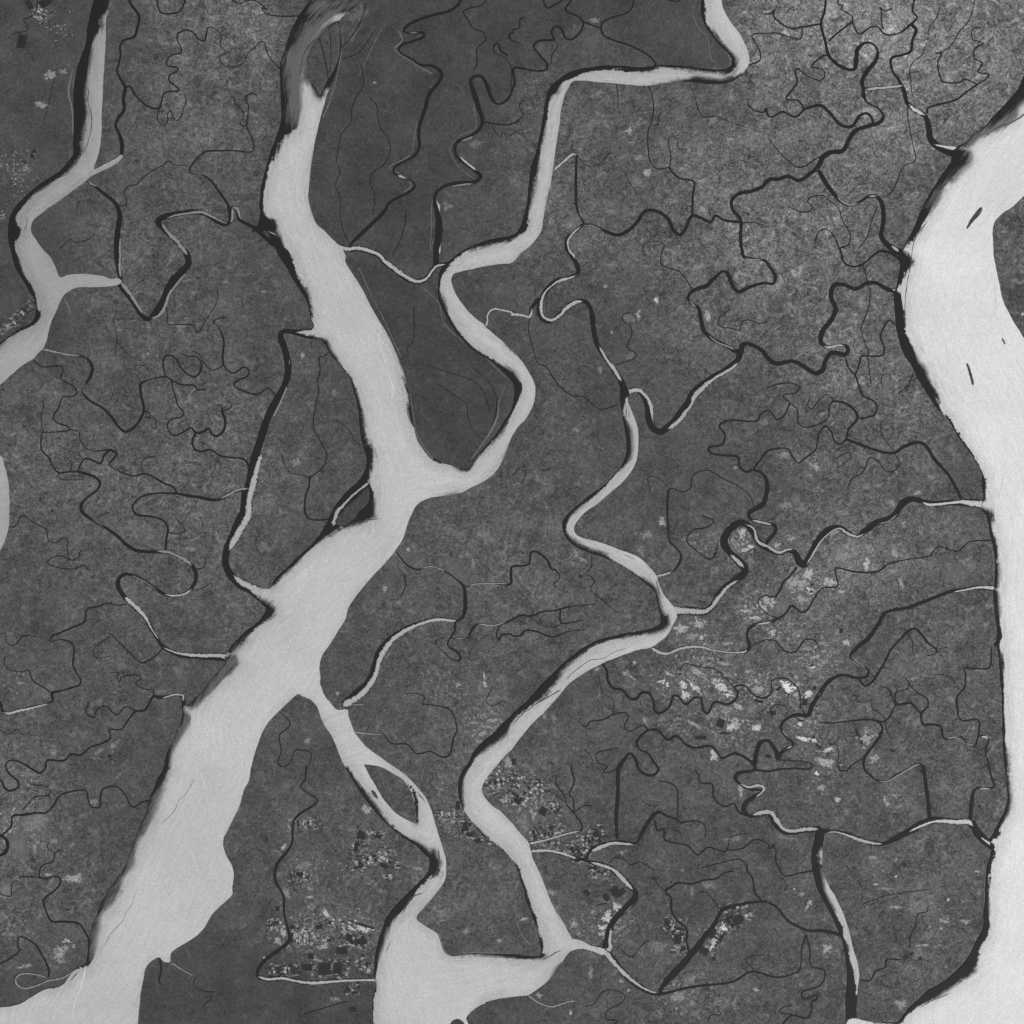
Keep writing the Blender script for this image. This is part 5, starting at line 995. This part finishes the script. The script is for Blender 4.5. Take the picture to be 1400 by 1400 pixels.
# ------------------------------------------------------------------ islands
for nm, lab, o in ISLETS:
    p = spline(parse(o), 2.2, True)[:, :2]
    keep = [0]
    for i in range(1, len(p)):
        if np.hypot(*(p[i] - p[keep[-1]])) > .7: keep.append(i)
    p = p[keep]; p = p + rng.uniform(-.25, .25, p.shape)
    V, F = cdt(p, 3.0)
    zt = .55; d, _, _ = seg_dist(p, V, True)
    co = [W(a, b, 1.12 + zt * min(1, dd / 2.0)) for (a, b), dd in zip(V, d)]
    F = [tuple(f) for f in F]
    # bank skirt down into the water
    from collections import Counter
    ec = Counter(); dirs = {}
    for f in F:
        for q in range(len(f)):
            e = (f[q], f[(q+1) % len(f)]); ec[tuple(sorted(e))] += 1; dirs[tuple(sorted(e))] = e
    low = {}
    for e, cnt in ec.items():
        if cnt == 1:
            a, b = dirs[e]
            for v in (a, b):
                if v not in low: low[v] = len(co); co.append(W(V[v][0], V[v][1], .0))
            F.append((b, a, low[a], low[b]))
    me = bpy.data.meshes.new('islet'); me.from_pydata(co, [], F); me.update()
    PP = np.array([(c[0] + 700, 700 - c[1]) for c in co]); lev, mot, bare = land_fields(PP)
    small = len(V) < 250
    fattr(me, 'lev', lev * (.7 if small else 1)); fattr(me, 'mot', mot * (.7 if small else 1)); fattr(me, 'bare', bare)
    o_ = link('river_island', me, MAT['forest']); tagit(o_, lab, 'island')
# thin creeks and slicks on the northern island
for k, t in enumerate(("@10 345,208,6 370,290,6 390,390 395,436,4", "@10 402,156,4 410,250,4 405,400,4")):
    ribbon_mesh('creek', parse(t), 1.72 + .02 * k, MAT['creek'], 70 + k, .2, kind='structure')

# ------------------------------------------------------------------ clearings
def size_word(a): return 'tiny' if a < 14 else 'small' if a < 40 else 'mid-sized' if a < 90 else 'large'
for k, (x, y, rx, ry, an, tn) in enumerate(parse_n(CLEARINGS)):
    rx, ry, an, tn = float(rx) / 4 * 1.18, float(ry) / 4 * 1.18, math.radians(float(an)), float(tn)
    r = random.Random(k); m = 22
    ph = [r.uniform(0, 6.28) for _ in range(5)]; am = [r.uniform(.04, .2) for _ in range(5)]
    rings = []
    for q in range(m):
        t = q * 2 * math.pi / m; f = 1 + sum(am[h] * math.sin((h + 2) * t + ph[h]) for h in range(5)) + r.uniform(-.1, .1)
        u, v = math.cos(t) * rx * f, math.sin(t) * ry * f
        rings.append((x + u * math.cos(an) - v * math.sin(an), y + u * math.sin(an) + v * math.cos(an)))
    co = []; ed = []
    for fr, e in ((1.6, -.6), (1.0, .3), (.5, .8)):
        for a, b in rings: co.append(W(x + (a - x) * fr, y + (b - y) * fr, .014)); ed.append(e)
    co.append(W(x, y, .014)); ed.append(1.0)
    fs = []
    for L in range(2):
        for q in range(m):
            a, b = L*m + q, L*m + (q+1) % m; fs.append((a, a + m, b + m, b))
    for q in range(m): fs.append((2*m + q, 3*m, 2*m + (q+1) % m))
    ox, oy, _ = W(x, y)
    co = [(c[0] - ox, c[1] - oy, 0) for c in co]
    me = bpy.data.meshes.new('clearing'); me.from_pydata(co, [], fs); me.update()
    fattr(me, 'edge', ed); fattr(me, 'tone', [lin(tn)] * len(co))
    lv, mt, br = land_fields(np.array([(x, y)])); fattr(me, 'lev', [lv[0] * 1.02] * len(co))
    o = link('clearing', me, MAT['bare']); o.location = (ox, oy, .05 + .003 * (k % 45))
    ar = rx * ry; shp = 'slender' if max(rx, ry) > 2 * min(rx, ry) else 'rounded'
    ton = 'bright white' if tn > 175 else 'pale grey' if tn > 135 else 'dull grey'
    tagit(o, f'{size_word(ar)} {shp} {ton} clearing in the mangroves, {place(x, y)}', 'clearing', 'bare clearings scattered through the mangrove forest')

def rect_thing(name, x, y, w, h, an, z, mat, label, cat, group, rag=.12, seed=0, bank=None):
    """a dyked plot: a low rim (bank) round a flat bed"""
    r = random.Random(seed); pts = []
    for (sx, sy) in ((-1, -1), (0, -1), (1, -1), (1, 0), (1, 1), (0, 1), (-1, 1), (-1, 0)):
        u = sx * w / 2 * (1 + r.uniform(-rag, rag)); v = sy * h / 2 * (1 + r.uniform(-rag, rag))
        pts.append((u * math.cos(an) - v * math.sin(an), -(u * math.sin(an) + v * math.cos(an))))
    co = [(a, b, 0) for a, b in pts] + [(a * .93, b * .93, .035) for a, b in pts] + [(a * .86, b * .86, .02) for a, b in pts]
    m = 8; rim = []; bed = [tuple(range(2*m, 3*m))[::-1]]
    for L in range(2):
        for q in range(m):
            a, b = L*m + q, L*m + (q+1) % m; rim.append((a, a + m, b + m, b))
    me = bpy.data.meshes.new(name); me.from_pydata(co, [], bed + rim); me.update()
    me.materials.append(mat); me.materials.append(bank or MAT['mud'])
    for p in me.polygons: p.material_index = 0 if p.index < len(bed) else 1
    o = bpy.data.objects.new(name, me); C.objects.link(o); ox, oy, _ = W(x, y); o.location = (ox, oy, z)
    tagit(o, label, cat, group); return o

k = 0
for x, y, w, h, an in parse_n(PONDS):
    w, h = float(w) / 4, float(h) / 4
    if w < 1: continue
    big = 'large' if w * h > 150 else 'small' if w * h < 50 else 'mid-sized'
    rect_thing('pond', x, y, w, h, math.radians(float(an)), .24 + .008 * (k % 6), MAT['pond'],
        f'{big} dark rectangular pond, {place(x, y)}', 'pond', 'dark rectangular ponds among clearings', .14, k); k += 1
kk = 0
for x, y, w, h, an, nx, ny, pal in parse_n(BLOCKS):
    w, h, an, nx, ny = float(w) / 4, float(h) / 4, math.radians(float(an)), int(nx), int(ny)
    r = random.Random(int(x * 7 + y))
    for i in range(nx):
        for j in range(ny):
            if r.random() < .30: continue
            u, v = ((i + .5) / nx - .5) * w, ((j + .5) / ny - .5) * h
            px, py = x + u * math.cos(an) - v * math.sin(an), y + u * math.sin(an) + v * math.cos(an)
            c = r.random()
            t = {'m': 'p' if c < .33 else 'd' if c < .66 else 'g', 'd': 'd' if c < .6 else 'g' if c < .85 else 'p', 'p': 'p' if c < .65 else 'g' if c < .85 else 'd'}[pal]
            mat = {'p': MAT['plot_pale'], 'g': MAT['plot_mid'], 'd': MAT['plot_dark']}[t]
            wd = {'p': 'pale dry', 'g': 'grey', 'd': 'dark flooded'}[t]
            rect_thing('farm_plot', px, py, w / nx * r.uniform(.55, .9), h / ny * r.uniform(.55, .92), an, .19 + .008 * (kk % 5), mat,
                f'{wd} farm plot in a tight block, {place(px, py)}', 'farm plot', 'farm plots in village blocks', .1, kk); kk += 1

# ------------------------------------------------------------------ houses
def house_mesh(l, w):
    hh, rf = .16, .14
    co = [(-l, -w, 0), (l, -w, 0), (l, w, 0), (-l, w, 0), (-l, -w, hh), (l, -w, hh), (l, w, hh), (-l, w, hh),
          (-l*1.1, -w*1.25, hh), (l*1.1, -w*1.25, hh), (l*1.1, w*1.25, hh), (-l*1.1, w*1.25, hh), (-l*1.1, 0, hh + rf), (l*1.1, 0, hh + rf)]
    wl = [(0, 1, 5, 4), (1, 2, 6, 5), (2, 3, 7, 6), (3, 0, 4, 7)]
    rfs = [(8, 9, 13, 12), (10, 11, 12, 13), (9, 10, 13), (11, 8, 12)]
    me = bpy.data.meshes.new('house'); me.from_pydata(co, [], wl + rfs); me.update()
    me.materials.append(MAT['housewall']); me.materials.append(MAT['roof'])
    for p in me.polygons: p.material_index = 1 if p.index >= 4 else 0
    return me
HM = [house_mesh(.55, .42), house_mesh(.75, .4), house_mesh(.42, .36)]
where = ['in the village west of the upper left river', 'on the open land near the top left corner', 'at the left edge below the village', 'beside the ribbed plots in the top left corner',
         'in the hamlet beside the lower narrow creek', 'near the cluster of plots west of the lower branch', 'on the left edge near the bottom', 'x']
for g, (x, y, rad, cnt) in enumerate(parse_n(HOUSES)):
    for q in range(int(cnt)):
        u, v = rng.normal(0, .5, 2) * float(rad) / 4
        o = bpy.data.objects.new('house', HM[q % 3]); C.objects.link(o); ox, oy, _ = W(x + u, y + v)
        o.location = (ox, oy, .2); o.rotation_euler.z = rng.uniform(0, 3.14)
        tagit(o, 'tiny pale roofed house ' + where[g], 'house', 'houses ' + where[g])

# ------------------------------------------------------------------ light, sky, camera
EL, AZ = math.radians(52), math.radians(135)      # sun in the south-east
w = bpy.data.worlds.new('World'); sc.world = w; w.use_nodes = True; nt = w.node_tree
sky = nt.nodes.new('ShaderNodeTexSky'); sky.sky_type = 'NISHITA'; sky.sun_disc = False; sky.sun_elevation = EL; sky.sun_rotation = AZ
bw = nt.nodes.new('ShaderNodeRGBToBW'); nt.links.new(sky.outputs[0], bw.inputs[0])   # single band picture: grey sky light
nt.links.new(bw.outputs[0], nt.nodes['Background'].inputs['Color']); nt.nodes['Background'].inputs['Strength'].default_value = .06
sl = bpy.data.lights.new('sun', 'SUN'); sl.energy = 3.2; sl.angle = math.radians(.5)
so = bpy.data.objects.new('sun', sl); C.objects.link(so)
dirv = Vector((math.sin(AZ) * math.cos(EL), math.cos(AZ) * math.cos(EL), math.sin(EL)))
so.rotation_euler = dirv.to_track_quat('Z', 'Y').to_euler(); so.location = dirv * 3000
cam = bpy.data.cameras.new('camera'); co_ = bpy.data.objects.new('camera', cam); C.objects.link(co_)
H = 4200.0
co_.location = (0, 0, H); cam.sensor_width = 36; cam.lens = 36 * H / 1400; cam.clip_start = 10; cam.clip_end = 200000
sc.camera = co_
sc.view_settings.view_transform = 'Standard'; sc.view_settings.look = 'None'; sc.view_settings.exposure = 0; sc.view_settings.gamma = 1
